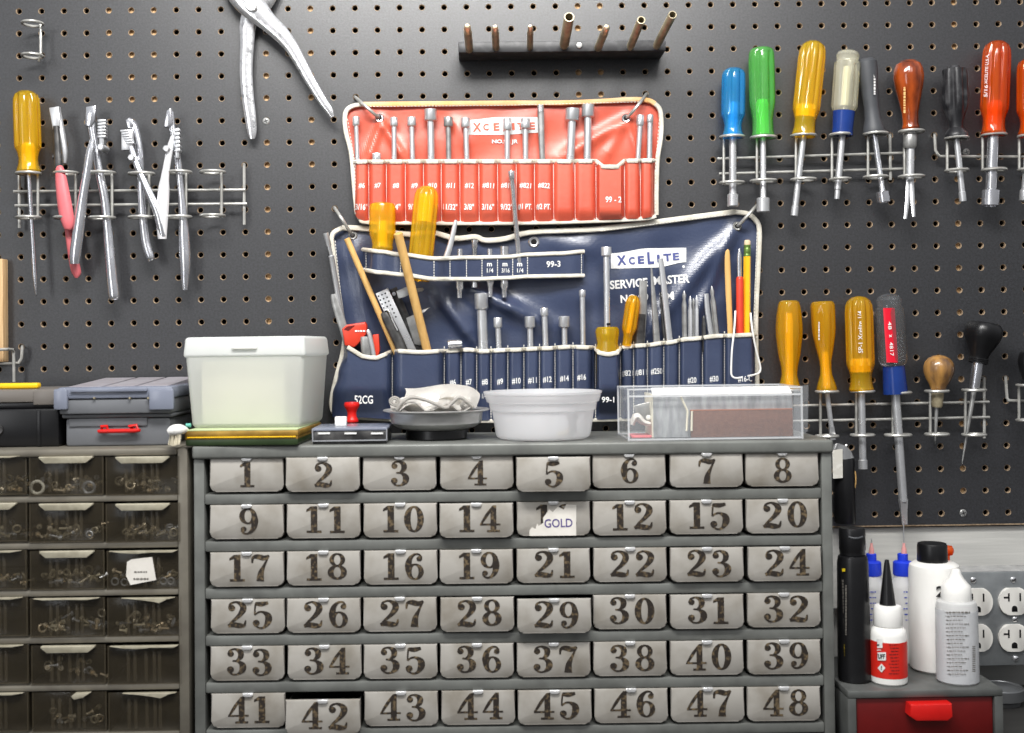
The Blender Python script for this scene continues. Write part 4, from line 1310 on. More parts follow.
    bm = NB(); lathe(bm, A2, [(0, H(562)), (14.2 * s, H(562)), (14.4 * s, H(561)), (14.2 * s, H(545)), (13.4 * s, H(543)), (0, H(542.5))], 60, mod=lambda a, z: 1 + .014 * math.cos(30 * a)); new_obj('cap', bm, 'black', t)
    cy3 = lambda px_, py_: c.y - math.sqrt(max(1e-8, (25.2 * s) ** 2 - (W(px_, py_, c.y - .015).x - c.x) ** 2)) - .0004
    bm = NB(); text_px(bm, '2', 940.5, 591.5, 9, 11, cy3, 0, .03); new_obj('lettering', bm, 'black_ink', b, 0)
    p = W(949.5, 550.5, c.y + .02)
    bm = NB(); lathe(bm, frame_from(p + Vector((-.004, 0, 0)), p + Vector((.01, 0, 0))), [(0, 0), (.0052, 0), (.0056, .002), (.0052, .006), (.003, .0076), (0, .008)], 20)
    q = Vector((p.x, p.y, p.z))
    box(bm, q.x - .004, q.x - .0005, q.y - .003, q.y + .003, zb, q.z, .001)
    single('orange_nozzle', bm, 'orange_ac', 'orange plastic nozzle showing behind the wide black bottle cap', 'nozzle')

    # dropper bottle
    c = stand(957, 685.8); r = 20 * mpp(c.y); c = c + Vector((0, r * .8, 0)); s = mpp(c.y); c.x = W(957, 640, c.y).x
    A = Matrix.Translation(c)
    H = lambda py: W(957, py, c.y).z - c.z
    t = thing('dropper_bottle', 'clear white dropper bottle with pointed cap and printed label at the front right', 'bottle', c)
    bm = NB(); lathe(bm, A, [(0, 0), (18 * s, 0), (19.8 * s, 2 * s), (20.2 * s, 8 * s), (19.8 * s, H(606)), (18.5 * s, H(601)), (14 * s, H(599.5)), (0, H(599))], 48); b = new_obj('body', bm, 'white_soft', t)
    bm = NB(); lathe(bm, A, [(0, H(599.5)), (14.2 * s, H(599.5)), (14.6 * s, H(598)), (14 * s, H(586)), (12 * s, H(583.5)), (7.5 * s, H(578)), (5 * s, H(573)), (4.4 * s, H(570)), (3.4 * s, H(568.8)), (0, H(568.5))], 48, mod=lambda a, z: 1 + (.014 * math.cos(26 * a) if z < H(585) else 0)); new_obj('dropper_cap', bm, 'white_plastic', t)
    bm = NB(); lathe(bm, A, [(20.4 * s, H(679)), (20.15 * s, H(608))], 48, cap=False); lb = new_obj('label', bm, 'label_clear', b)
    cy4 = lambda px_, py_: c.y - math.sqrt(max(1e-8, (20.8 * s) ** 2 - (W(px_, py_, c.y - .015).x - c.x) ** 2)) - .0003
    bm = NB()
    for k in range(17):
        print_line(bm, 953.5 - (k % 3) * 1.2, 612.5 + k * 3.85, (31 if k else 33) - (k % 3) * 4, .95 if k else 1.6, cy4)
    for k in range(14):
        y = 646 + k * 1.9
        bm.faces.new([bm.verts.new(W(a, b_, cy4(a, b_))) for a, b_ in ((972.4, y), (975.4, y), (975.4, y + random.uniform(.7, 1.4)), (972.4, y + 1))])
    new_obj('lettering', bm, 'grey_ink', lb, 0)
bottles()

# black tube in a clear bag with header card, hanging behind the cabinet corner
def bag():
    Y = -.016
    c = W(845, 525, Y)
    t = thing('bagged_tube', 'black ribbed tube in clear bag with white card hanging behind the cabinet corner', 'packet', c)
    s = mpp(Y)
    A = Matrix.Translation(c)
    H = lambda py: W(845, py, Y).z - c.z
    bm = NB(); lathe(bm, A, [(0, H(523)), (9.5 * s, H(523)), (10.2 * s, H(521)), (10.2 * s, H(460)), (9.5 * s, H(458)), (0, H(458))], 40, mod=lambda a, z: 1 + .02 * math.cos(20 * a)); new_obj('tube', bm, 'black', t)
    bm = NB(); prism(bm, [(832.5, 450), (842.5, 449), (842.8, 478), (833, 478.6)], Y - .0125, Y - .0119); cd = new_obj('header_card', bm, 'card_tan', t)
    bm = NB()
    g = [(832, 444, .0), (838, 443, -.008), (846, 446, -.008), (851, 451, -.004), (853.5, 457, -.002)]
    lo = [(832, 458, -.011), (838, 459, -.0125), (845, 459.5, -.0125), (850, 458.5, -.011), (854, 458, -.006)]
    tp = [bm.verts.new(W(a, b, Y + d)) for a, b, d in g]
    bt = [bm.verts.new(W(a, b, Y + d)) for a, b, d in lo]
    for i in range(4): bm.faces.new((tp[i], tp[i + 1], bt[i + 1], bt[i]))
    bmesh.ops.solidify(bm, geom=list(bm.faces), thickness=.0005)
    new_obj('clear_bag', bm, 'bag', t, 80)
    bm = NB(); tube(bm, [W(855.2, 471, Y - .003), W(855.8, 480, Y - .004), W(855, 488, Y - .003)], .0007, 6, 3); new_obj('bag_edge', bm, 'dowel', t)
    bm = NB(); tube(bm, [W(846, 447, .02), W(846, 447, Y - .002), W(846, 445, Y - .006)], .0012, 8); 
    single('peg_hook', bm, 'wire', 'short wire peg holding the clear bag behind the cabinet corner', 'hook')
bag()
# ------------------------------------------------------------------ wire racks on the pegboard
WR = 0.00165
YRING = -0.024
YV_ = -0.0175
YRAIL = -0.0125

def ring_holder(parent, cx, rx, yu, yl, xv, front_tilt=0):
    """two flat wire loops joined by an upright: upper loop at py yu, lower at yl"""
    bm = NB()
    n = 22
    side = 1 if xv > cx else -1
    for py in (yu, yl):
        if py is None: continue
        c = W(cx, py, YRING)
        r = rx * mpp(YRING)
        pts = [W(xv, py, YV_)]
        for k in range(n):
            a = (math.radians(38) if side > 0 else math.radians(142)) - side * 2 * PI * k / n * .97
            pts.append(Vector((c.x + r * math.cos(a), c.y + .0118 * math.sin(a), c.z)))
        tube(bm, pts, WR, 8)
    tube(bm, [W(xv, yu if yu else yl - 45, YV_), W(xv, yl, YV_)], WR, 8)
    return new_obj('ring_holder', bm, 'wire', parent)

def rack(label, rails, rings, ends, group='wire tool racks'):
    """rails: px polylines; rings: (cx, rx, yu, yl, xv); ends: px polylines of the pegs and uprights"""
    x, y = rails[0][0]
    t = thing('tool_rack', label, 'tool rack', W(x, y, 0), group)
    for r in rails:
        bm = NB(); tube(bm, [W(p[0], p[1], YRAIL) for p in r], WR, 8); new_obj('rail', bm, 'wire', t)
    for e in ends:
        bm = NB()
        pts = [W(p[0], p[1], p[2] if len(p) > 2 else YV_ + .003) for p in e]
        tube(bm, pts, WR * 1.05, 8)
        new_obj('upright', bm, 'wire', t)
    for r in rings:
        ring_holder(t, *r)
    return t

rack('grey wire tool rack at upper left holding pliers and an amber screwdriver', [[(13.5, 191.5), (245.5, 189.8)], [(15, 205.6), (247, 203.8)]],
     [(28.4, 11.5, 173.3, 217.5, 37.8), (66, 11.5, 173, 217.6, 75.6), (102, 12.5, 172.8, 217.8, 112), (141.5, 12.2, 173.8, 217.3, 149), (179, 11.8, 172.2, 217, 186), (212.5, 11.8, 172, 215.7, 221.5)],
     [[(19, 172, .004), (19, 173, -.010), (19.4, 228, -.010)], [(244.1, 164, .004), (244.1, 165.5, -.010), (244.3, 224.6, -.010)]])
rack('grey wire tool rack at upper right holding the blue and green nut drivers', [[(717.4, 158.8), (903, 153)], [(719, 173.8), (905, 168.8)]],
     [(732, 11.8, 137, 182.8, 723.8), (763.5, 12.4, 137.5, 180.8, 757), (803.5, 12, 135.6, 179.5, 796), (840.3, 10, 134.8, 179.4, 832), (875.8, 11.5, 133.8, 177, 868), (911.5, 12, 131.5, 176.5, 904.5)],
     [[(890, 134.5, .004), (890, 136, -.010), (890.5, 180, -.010)]])
rack('short grey wire tool rack at the right photo edge holding the black and orange drivers', [[(937, 153.5), (940, 156.3), (1075, 157)]],
     [(956.8, 10.8, 138, 170.5, 947.2), (994.3, 11.4, 134.8, 169.8, 982.6), (1031, 12, 136, 169.5, 1019.3)],
     [[(934.6, 134, .004), (934.7, 135.4, -.010), (935.4, 150, -.010), (938.5, 155.6, -.0115)]])
rack('grey wire tool rack at lower right holding amber drivers and an awl', [[(770, 406.2), (989, 401.9)], [(770, 421.5), (989.5, 417.2)]],
     [(789, 11.5, 390, 437, 781), (827, 10.6, 391.5, 436, 820.5), (862.5, 11, 391.3, 435, 856.4), (898, 12.5, 392.6, 435, 893), (937, 11, 391, 434.2, 930.3), (974, 11, 390, 434.6, 965.4)],
     [[(982, 377.4, .004), (984, 377.6, -.009), (984.4, 438.2, -.010)]])
rack('short grey wire rack at the right edge beside the ball-handled awl', [[(1007.5, 400.5), (1060, 401.5)]],
     [(1029, 11.5, 385, 420, 1019)],
     [[(1005.7, 376.5, .004), (1005.7, 378, -.010), (1007, 398, -.010), (1010, 401.5, -.0115)]])
# rack at left edge
t = rack('wire rack end at the left edge just above the yellow case', [[(-40, 364), (13.5, 363.5), (18.6, 363)]], [(2.5, 11.5, 349.5, None, 13.5)] and [],
     [[(22.2, 346, .004), (22.2, 347.4, -.012), (21.6, 358, -.012), (18.2, 363.4, -.0125)], [(-30, 351, -.03), (8, 349.2, -.028), (12.6, 349.5, -.022), (13.6, 352.5, YV_), (14, 382, YV_)]])
# loose double ring clip, top left
t = thing('tool_clip', 'loose double ring wire clip alone in the upper left corner of the pegboard', 'tool clip', W(41, 61, 0))
ring_holder(t, 32.5, 9.8, 23.5, 55.8, 40.6)
bm = NB(); tube(bm, [W(40.6, 33.5, .004), W(40.6, 33.5, YV_)], WR, 8); tube(bm, [W(38.8, 61, -.014), W(40.2, 56, YV_)], WR, 8); new_obj('peg', bm, 'wire', t)

# ------------------------------------------------------------------ screwdrivers and nut drivers
def flute(n, amp, zlo, zhi, sharp=2.0):
    def f(a, z):
        if z < zlo or z > zhi: return 1.0
        k = min(1.0, (z - zlo) / (.06 * (zhi - zlo)), (zhi - z) / (.06 * (zhi - zlo)))
        return 1 - amp * k * (0.5 + 0.5 * math.cos(n * a)) ** sharp
    return f
def hexmod(zlo, zhi, n=6):
    def f(a, z):
        if z < zlo or z > zhi: return 1.0
        b = (a % (2 * PI / n)) - PI / n
        return .93 / math.cos(b) if abs(b) < PI / n else 1
    return f

# profiles: (fraction along the handle from its base, radius as a fraction of the greatest radius)
PROF = {
    'collared': [(0, 0), (0, .60), (.26, .60), (.275, .82), (.30, .92), (.335, 1), (.80, 1), (.845, .96), (.86, .84), (.875, .82), (.93, .88), (.965, .76), (.99, .46), (1, 0)],
    'fluted': [(0, 0), (0, .84), (.025, .90), (.055, .84), (.09, .76), (.17, .70), (.25, .80), (.31, .97), (.36, 1), (.80, 1), (.90, .97), (.95, .84), (.985, .55), (1, 0)],
    'fluted_wide': [(0, 0), (0, .82), (.02, .88), (.05, .82), (.09, .77), (.17, .76), (.22, .86), (.27, .98), (.32, 1), (.82, 1), (.90, .95), (.95, .80), (.985, .5), (1, 0)],
    'green': [(0, 0), (0, .84), (.03, .86), (.08, .80), (.20, .78), (.28, .86), (.38, .98), (.44, 1), (.85, 1), (.95, .96), (.985, .86), (1, .70), (1, 0)],
    'barrel': [(0, 0), (0, .80), (.04, .84), (.10, .70), (.18, .58), (.26, .62), (.40, .82), (.60, .98), (.70, 1), (.85, .93), (.95, .82), (.985, .74), (1, .6), (1, 0)],
    'waisted': [(0, 0), (0, .80), (.03, .84), (.08, .74), (.18, .50), (.26, .46), (.34, .50), (.48, .72), (.62, .92), (.72, .98), (.86, 1), (.95, 1), (.985, .92), (1, .78), (1, 0)],
    'pear': [(0, 0), (0, .52), (.04, .58), (.10, .50), (.25, .54), (.42, .70), (.60, .90), (.74, 1), (.85, .96), (.93, .80), (.98, .48), (1, 0)],
    'slim': [(0, 0), (0, .60), (.05, .62), (.10, .60), (.20, .62), (.26, .78), (.32, .95), (.38, 1), (.80, 1), (.90, .9), (.96, .68), (1, .4), (1, 0)],
    'soft': [(0, 0), (0, .98), (.03, 1.0), (.08, .94), (.20, .72), (.35, .68), (.6, .76), (.85, .90), (.95, .88), (.985, .72), (1, .5), (1, 0)],
    'black': [(0, 0), (0, .92), (.03, .94), (.07, .86), (.14, .56), (.22, .54), (.34, .76), (.42, .96), (.48, 1), (.88, 1), (.95, .92), (.97, .5), (1, .42), (1, 0)],
    'stub': [(0, 0), (0, .72), (.04, .78), (.12, .74), (.22, .80), (.34, .96), (.42, 1), (.9, 1), (.97, .9), (1, .7), (1, 0)],
}

def handle_shape(bm, b, tp, r, prof, mod):
    L = (tp - b).length
    lathe(bm, frame_from(b, tp), [(f * r, z * L) for z, f in PROF[prof]], 80, mod=(lambda a, z: mod(a, z / L)) if mod else None, a0=PI / 8)

def driver(name, label, cat, base, top, tip, hw, prof, hm, core=None, sw=6.5, end='socket', ew=11, eh=11, Y=YRING, Yt=None, mod=None, group=None,
           text=None, shaft='steel', collar=None, washer=True, ring=None):
    """base, top: px ends of the handle axis; tip: px end of the shaft; hw: handle width, sw: shaft width, ew x eh: end size, all px"""
    b, tp, e = W(base[0], base[1], Y), W(top[0], top[1], Y - .001), W(tip[0], tip[1], Yt if Yt is not None else Y)
    s = mpp(Y)
    r = hw / 2 * s
    t = thing(name, label, cat, b, group)
    bm = NB(); handle_shape(bm, b, tp, r, prof, mod)
    h = new_obj('handle', bm, hm, t, 30)
    d = (tp - b)
    if core:
        bm = NB()
        f0, f1, cr = core[1], core[2], core[3]
        p, q = b + d * f0, b + d * f1
        L = (q - p).length
        lathe(bm, frame_from(p, q), [(0, 0), (cr * r, 0), (cr * r, L * .86), (cr * r * .8, L), (0, L)], 8)
        new_obj('core', bm, core[0], h, 0)
    sr = sw / 2 * s
    ax = (b - e).normalized()
    L = (b - e).length
    A = frame_from(e, b)
    bm = NB()
    if end == 'socket':
        er, el = ew / 2 * s, eh * s
        lathe(bm, A, [(er * .62, el * .5), (er * .70, 0), (er * .95, 0), (er, .0006), (er, el - .0004), (er * .95, el), (sr * 1.05, el + .0008), (sr, el + .0012), (sr, L + .004), (0, L + .004)], 24)
        lathe(bm, A, [(0, el * .5), (er * .64, el * .5)], 24, cap=False)
    elif end == 'blade':
        el = eh * s
        lathe(bm, A, [(0, el), (sr, el * 1.05), (sr, L + .004), (0, L + .004)], 20)
        w0, w1 = ew / 2 * s, sr
        secs = [(0, w0, .0005), (el * .55, w0 * 1.12, .0014), (el * 1.15, w1 * .9, sr * .8)]
        prev = None
        for z, w, th in secs:
            q = [bm.verts.new(A @ Vector((x * w, y * th, z))) for x, y in ((-1, -1), (1, -1), (1, 1), (-1, 1))]
            if prev:
                for k in range(4): bm.faces.new((prev[k], prev[(k + 1) % 4], q[(k + 1) % 4], q[k]))
            else: bm.faces.new(q)
            prev = q
        bm.faces.new(prev)
    elif end == 'point':
        el = eh * s
        lathe(bm, A, [(0, 0), (ew / 2 * s, el * .15), (sr, el), (sr, L + .004), (0, L + .004)], 16)
    elif end == 'plain':
        lathe(bm, A, [(0, 0), (ew / 2 * s, 0), (ew / 2 * s, eh * s), (sr, eh * s * 1.1), (sr, L + .004), (0, L + .004)], 20)
    sh = new_obj('shaft', bm, shaft, t, 26)
    if collar:
        for (z0, z1, r0, r1, m_, nm) in collar:
            bm = NB()
            L2 = d.length
            lathe(bm, frame_from(b, tp), [(0, z0 * L2), (r0 * r, z0 * L2), ((r0 * .97) * r, (z0 * .7 + z1 * .3) * L2), (r1 * r, z1 * L2), (0, z1 * L2)], 36)
            new_obj(nm, bm, m_, t)
    if text:
        bm = NB()
        for (s_, cx, cy, w, hgt, ang) in text[1:]:
            axis = d.normalized()
            def surf(px, py, _b=b, _r=r):
                q = W(px, py, Y)
                v = q - _b
                off = (v - axis * v.dot(axis)).length
                return Y - math.sqrt(max(1e-8, _r * _r - off * off)) - .0005
            if s_ == '~':
                print_line(bm, cx, cy, w, hgt, surf, True)
            else:
                text_px(bm, s_, cx, cy, w, hgt, surf, ang, .01)
        new_obj('lettering', bm, text[0], h, 0)
    return t

GA, GB = 'drivers on the upper right racks', 'drivers on the lower right rack'
F8 = flute(8, .15, .30, .94, 3)
F6 = flute(6, .20, .30, .96, 3)
F10 = flute(10, .13, .28, .95, 2.5)
driver('screwdriver', 'amber fluted screwdriver with a long thin shaft at far upper left', 'screwdriver', (28.8, 173), (26, 90.5), (36.2, 297), 26, 'fluted', 'amber', ('amber_core', .04, .36, .52), 4.4, 'point', 1.2, 20, mod=F6, shaft='chrome')
driver('nut_driver', 'short nut driver with blue translucent handle, first on upper right rack', 'nut driver', (732.8, 137.5), (733.6, 67.5), (732.8, 206.3), 24, 'fluted', 'blue_ac', ('blue_core', .03, .5, .42), 7.4, 'socket', 11, 12, mod=F6, group=GA)
driver('nut_driver', 'nut driver with green translucent handle, second on upper right rack', 'nut driver', (763, 137), (761.2, 48.5), (763.2, 212), 26, 'green', 'green_ac', ('green_core', .03, .42, .5), 6, 'socket', 13, 14, mod=F6, group=GA)
driver('nut_driver', 'nut driver with large yellow fluted handle leaning right, third on upper right rack', 'nut driver', (803.4, 136.6), (813.6, 40.6), (794.2, 215.8), 27, 'fluted_wide', 'amber', ('amber_core', .2, .33, .74), 6.2, 'plain', 7.4, 9, mod=F10, group=GA)
driver('screwdriver', 'clear handled driver with a royal blue collar on upper right rack', 'screwdriver', (842.3, 134.8), (848.2, 49.5), (836.8, 199), 26, 'collared', 'clear_ac', ('clear_core', .34, .8, .3), 6.6, 'plain', 5.4, 9, mod=flute(6, .14, .32, .84), group=GA, shaft='steel',
       collar=[(-.01, .272, .80, .84, 'royal', 'collar')])
driver('nut_driver', 'dark grey handled nut driver leaning left beside the blue collared driver', 'nut driver', (874.3, 133.8), (866.5, 58.5), (884, 202.5), 22, 'soft', 'grey_rubber', None, 5.8, 'socket', 13, 11, group=GA, shaft='chrome',
       text=('white_ink', ('~', 874.6, 84.5, 20, 1.8, 0)))
t = driver('tack_puller', 'tack puller with a reddish brown pear shaped handle on upper right rack', 'tack puller', (910.8, 130.6), (908, 59.3), (910, 180), 30, 'pear', 'brown_ac', None, 8.0, 'plain', 8, 4, group=GA, text=('dowel', ('~', 904.5, 100, 26, 2.0, 0)))
bm = NB(); lathe(bm, frame_from(W(909.6, 148.6, YRING), W(910.6, 131, YRING)), [(0, 0), (5.2 * mpp(YRING), 0), (6.6 * mpp(YRING), .003), (6.8 * mpp(YRING), .015), (6 * mpp(YRING), .0175), (0, .0175)], 28); new_obj('ferrule', bm, 'dull_steel', t)
bm = NB()
for sgn in (-1, 1):
    tube(bm, [W(910 + sgn * 1.6, 178, YRING), W(910 + sgn * 2.2, 195, YRING - .002), W(910 + sgn * 4.2 - .5, 219 - (2 if sgn > 0 else 0), YRING - .007)], [.0026, .0026, .0018], 10, 4, flat=(YV, .5))
new_obj('claw', bm, 'steel', t)
driver('screwdriver', 'black fluted screwdriver on the short rack left of the orange driver', 'screwdriver', (956.5, 138), (954, 66), (963, 201.3), 25, 'black', 'black_worn', None, 6, 'plain', 7, 9, mod=flute(6, .2, .36, .93), group=GA)
driver('nut_driver', 'large nut driver with an orange translucent handle and wide socket at upper right', 'nut driver', (993.3, 135), (997.3, 40.5), (990.3, 206), 27.5, 'fluted_wide', 'orange_ac', ('orange_core', .04, .36, .55), 11, 'socket', 17, 16, mod=F8, group=GA, shaft='chrome',
       text=('white_ink', ('5/16', 985.8, 91, 12, 3.6, 87), ('XCELITE U.S.A.', 986.6, 69, 30, 3.0, 87)))
driver('nut_driver', 'orange handled nut driver cut off by the right photo edge', 'nut driver', (1030, 136), (1030.5, 58), (1024.5, 201), 26, 'fluted', 'orange_ac', ('orange_core', .04, .36, .5), 8, 'socket', 10.5, 11, mod=F8, group=GA)
# lower right rack
driver('screwdriver', 'amber barrel handled screwdriver behind the right end of the acrylic box', 'screwdriver', (789.5, 391), (789, 300.6), (792, 452), 26.5, 'barrel', 'amber_deep', ('amber_core', .05, .86, .30), 5.5, 'blade', 6, 12, group=GB, mod=flute(8, .06, .3, .92))
driver('screwdriver', 'amber screwdriver with a narrow waisted handle, second on lower right rack', 'screwdriver', (826.9, 391), (822.4, 301.4), (833, 440), 24, 'waisted', 'amber_deep', ('amber_core', .03, .44, .30), 5, 'blade', 5, 12, group=GB, mod=flute(6, .08, .35, .95), text=('white_ink', ('~', 819.0, 331, 18, 1.0, 0)))
driver('nut_driver', 'large amber fluted nut driver with white print at centre of lower right rack', 'nut driver', (861.4, 391), (858.4, 295.8), (863, 468.8), 27.6, 'fluted_wide', 'amber_deep', ('amber_core', .2, .34, .74), 7.2, 'plain', 9.2, 8.5, mod=F10, group=GB,
       text=('white_ink', ('SP-1 Xcelite 1/4', 860.3, 332, 42, 4.6, 91)))
t = driver('screwdriver', 'long screwdriver with clear handle, red band and blue collar pointing straight down', 'screwdriver', (895.5, 392.8), (888.3, 293.3), (904.8, 524.5), 28.5, 'collared', 'glass_ac', None, 8.6, 'blade', 5.4, 22, mod=flute(6, .13, .32, .80), group=GB,
           collar=[(-.01, .272, .84, .74, 'royal', 'collar')])
# red stripe on the handle front
bm = NB()
Yr = YRING - 14.6 * mpp(YRING)
n = 8
g = []
for i in range(2):
    row = []
    for k in range(n + 1):
        f = k / n
        x = 883.0 + f * 11.5 + (i * 3.6)
        y = 308 + i * 54.5
        ctr = 889.7 + i * 3.6
        off = (x - ctr) * mpp(YRING)
        row.append(bm.verts.new(W(x, y, YRING - math.sqrt((14.4 * mpp(YRING)) ** 2 - off * off))))
    g.append(row)
for k in range(n): bm.faces.new((g[0][k], g[0][k + 1], g[1][k + 1], g[1][k]))
rb = new_obj('red_band', bm, 'red_band', t)
bm = NB(); text_px(bm, '48', 889.8, 325.5, 8, 3.4, Yr - .0006, -86); text_px(bm, 'x', 890.5, 336, 3, 2.6, Yr - .0006, -86); text_px(bm, '4817', 891.6, 349, 14, 3.6, Yr - .0006, -86)
new_obj('lettering', bm, 'white_ink', rb, 0)
# ball awl
s = mpp(YRING)
b, tp = W(938, 392, YRING), W(939.4, 355, YRING)
t = thing('awl', 'small awl with a round varnished wooden ball handle on lower right rack', 'awl', b, GB)
bm = NB(); L = (tp - b).length
lathe(bm, frame_from(b, tp), [(0, 0), (6.4 * s, 0), (7 * s, .06 * L), (9 * s, .2 * L), (12.5 * s, .36 * L), (14.6 * s, .52 * L), (15 * s, .66 * L), (13.8 * s, .8 * L), (10.6 * s, .91 * L), (5.5 * s, .985 * L), (0, L)], 40); new_obj('handle', bm, 'ball_wood', t)
bm = NB(); b2 = W(936.6, 407.5, YRING); lathe(bm, frame_from(b2, b), [(0, 0), (4.4 * s, 0), (5.6 * s, 2 * s), (5.6 * s, 8 * s), (6 * s, 10 * s), (6 * s, 15.5 * s), (0, 15.5 * s)], 32); new_obj('ferrule', bm, 'brass', t)
bm = NB(); e = W(935, 445, YRING); L2 = (b2 - e).length; lathe(bm, frame_from(e, b2), [(0, 0), (.8 * s, .12 * L2), (1.6 * s, .5 * L2), (1.9 * s, L2), (0, L2)], 12); new_obj('spike', bm, 'dull_steel', t)
# black faceted awl
b, tp = W(978.5, 360.5, YRING), W(985, 322.4, YRING)
t = thing('awl', 'scratch awl with a wide black faceted knob handle leaning right', 'awl', b, GB)
bm = NB(); L = (tp - b).length
lathe(bm, frame_from(b, tp), [(0, 0), (8.2 * s, 0), (8.4 * s, .05 * L), (8.8 * s, .1 * L), (10 * s, .2 * L), (13.6 * s, .38 * L), (17.0 * s, .56 * L), (18.4 * s, .70 * L), (18 * s, .86 * L), (15.5 * s, .955 * L), (14 * s, .985 * L), (0, L)], 64,
      mod=lambda a, z: (1 - .09 * abs(math.sin(2 * a + .8)) ** 3) if z > .3 * L else 1); k = new_obj('handle', bm, 'black', t)
bm = NB()
for q in (-.2, -1.9, -3.6):
    p1 = b + (b - tp).normalized() * (-q * s)
    c0 = b - (tp - b).normalized() * (2.2 + q) * s
    tube(bm, [c0 + (frame_from(b, tp).to_3x3() @ Vector((math.cos(i * PI / 12) * 8.8 * s, math.sin(i * PI / 12) * 8.8 * s, 0))) for i in range(24)], .9 * s, 8, closed=True)
new_obj('grip_ring', bm, 'black', t)
b2 = W(974, 390, YRING)
bm = NB(); L2 = (b - b2).length; lathe(bm, frame_from(b2, b), [(0, 0), (4.4 * s, 0), (5 * s, .12 * L2), (5.6 * s, L2), (0, L2)], 28); new_obj('ferrule', bm, 'chrome', t)
bm = NB(); e = W(961.4, 467, YRING); L2 = (b2 - e).length; lathe(bm, frame_from(e, b2), [(0, 0), (.7 * s, .08 * L2), (1.8 * s, .6 * L2), (2.6 * s, L2), (0, L2)], 16); new_obj('spike', bm, 'dull_steel', t)
# black handle cut by the edge
t = driver('screwdriver', 'black handled tool cut off by the right photo edge above the outlet box', 'screwdriver', (1029, 386), (1030.5, 350), (1030, 470), 23, 'barrel', 'black', None, 6, 'blade', 6, 12, group=GB)

# ------------------------------------------------------------------ pliers
def limb(bm, pts, Y0, depth, mi=0, n=5, seg=12):
    """pts (px, py, width px[, dY]): rounded flat bar"""
    P, R_ = [], []
    for p in pts:
        yy = Y0 + (p[3] if len(p) > 3 else 0)
        P.append(W(p[0], p[1], yy)); R_.append(p[2] / 2 * mpp(Y0))
    mx = max(R_)
    tube(bm, P, R_, seg, n, flat=(YV, depth / mx), mi=mi)

def plier_box(bm, pts, Y0, d, bev=.0008, mi=0):
    prism(bm, pts, Y0 - d, Y0 + d, mi, bev)

# big pliers, top
t = thing('pliers', 'big bright steel slip joint pliers hanging open at the top edge', 'pliers', W(251, 5, -.012))
bm = NB()
limb(bm, [(258, -62, 12), (266, -40, 20), (268, -18, 26), (262, -2, 27), (254, 10, 22), (248, 24, 17), (247, 45, 14), (246, 70, 13), (247.5, 95, 12.5), (250.5, 118, 11.5), (252, 132, 9), (252.3, 139, 5)], -.012, .0045)
new_obj('left_handle', bm, 'plier_steel', t)
bm = NB()
limb(bm, [(232, -58, 10), (229, -40, 18), (232, -20, 26), (244, -2, 27), (256, 10, 25), (268, 22, 19), (280, 33, 17), (290, 45, 14), (299, 60, 12), (310, 80, 10.5), (322, 100, 9), (329, 110, 7.5), (332.5, 117, 4)], -.021, .0045)
new_obj('right_handle', bm, 'plier_steel', t)
bm = NB(); p = W(251.5, 5.5, -.0265); lathe(bm, frame_from(p + Vector((0, .008, 0)), p + Vector((0, -1, 0))), [(0, 0), (.0072, 0), (.0072, .009), (.006, .0105), (.0035, .0105), (.003, .0098), (0, .0098)], 28); new_obj('pivot', bm, 'steel', t)
# pink handled pliers
Yp = -.026
GP = 'pliers on the upper left rack'
t = thing('pliers', 'pliers with pink vinyl grips, first pliers on the upper left rack', 'pliers', W(60, 170, Yp), GP)
bm = NB()
plier_box(bm, [(48.7, 107.6), (58.6, 106.2), (60.2, 127.5), (52.5, 129.5)], Yp, .0035, .0008)
limb(bm, [(57, 112, 8), (59.5, 124, 8), (62, 138, 8), (64.5, 152, 6.5), (64.6, 163, 4)], Yp + .002, .004)
new_obj('jaw', bm, 'steel', t)
bm = NB(); limb(bm, [(56, 126, 6), (57, 140, 7), (57.8, 155, 7.5), (58.5, 170, 9)], Yp - .004, .004); new_obj('shank', bm, 'dark_steel', t)
bm = NB(); limb(bm, [(58.8, 166, 5), (60, 171, 9.5), (62.5, 190, 13), (65.5, 210, 14.5), (68, 222, 13), (68.2, 229, 8), (68, 230.5, 2)], Yp - .006, .006); new_obj('grip', bm, 'pink', t)
bm = NB(); limb(bm, [(66.5, 205, 5), (68, 226, 7), (71, 246, 8.5), (74.5, 264, 10), (76.5, 273, 9), (76.2, 278, 3)], Yp + .006, .005); new_obj('grip', bm, 'pink', t)
bm = NB(); p = W(53.2, 157, Yp); lathe(bm, frame_from(p, p + Vector((1, 0, 0))), [(0, 0), (.003, 0), (.003, .004), (0, .004)], 12); new_obj('pivot', bm, 'dark_steel', t)
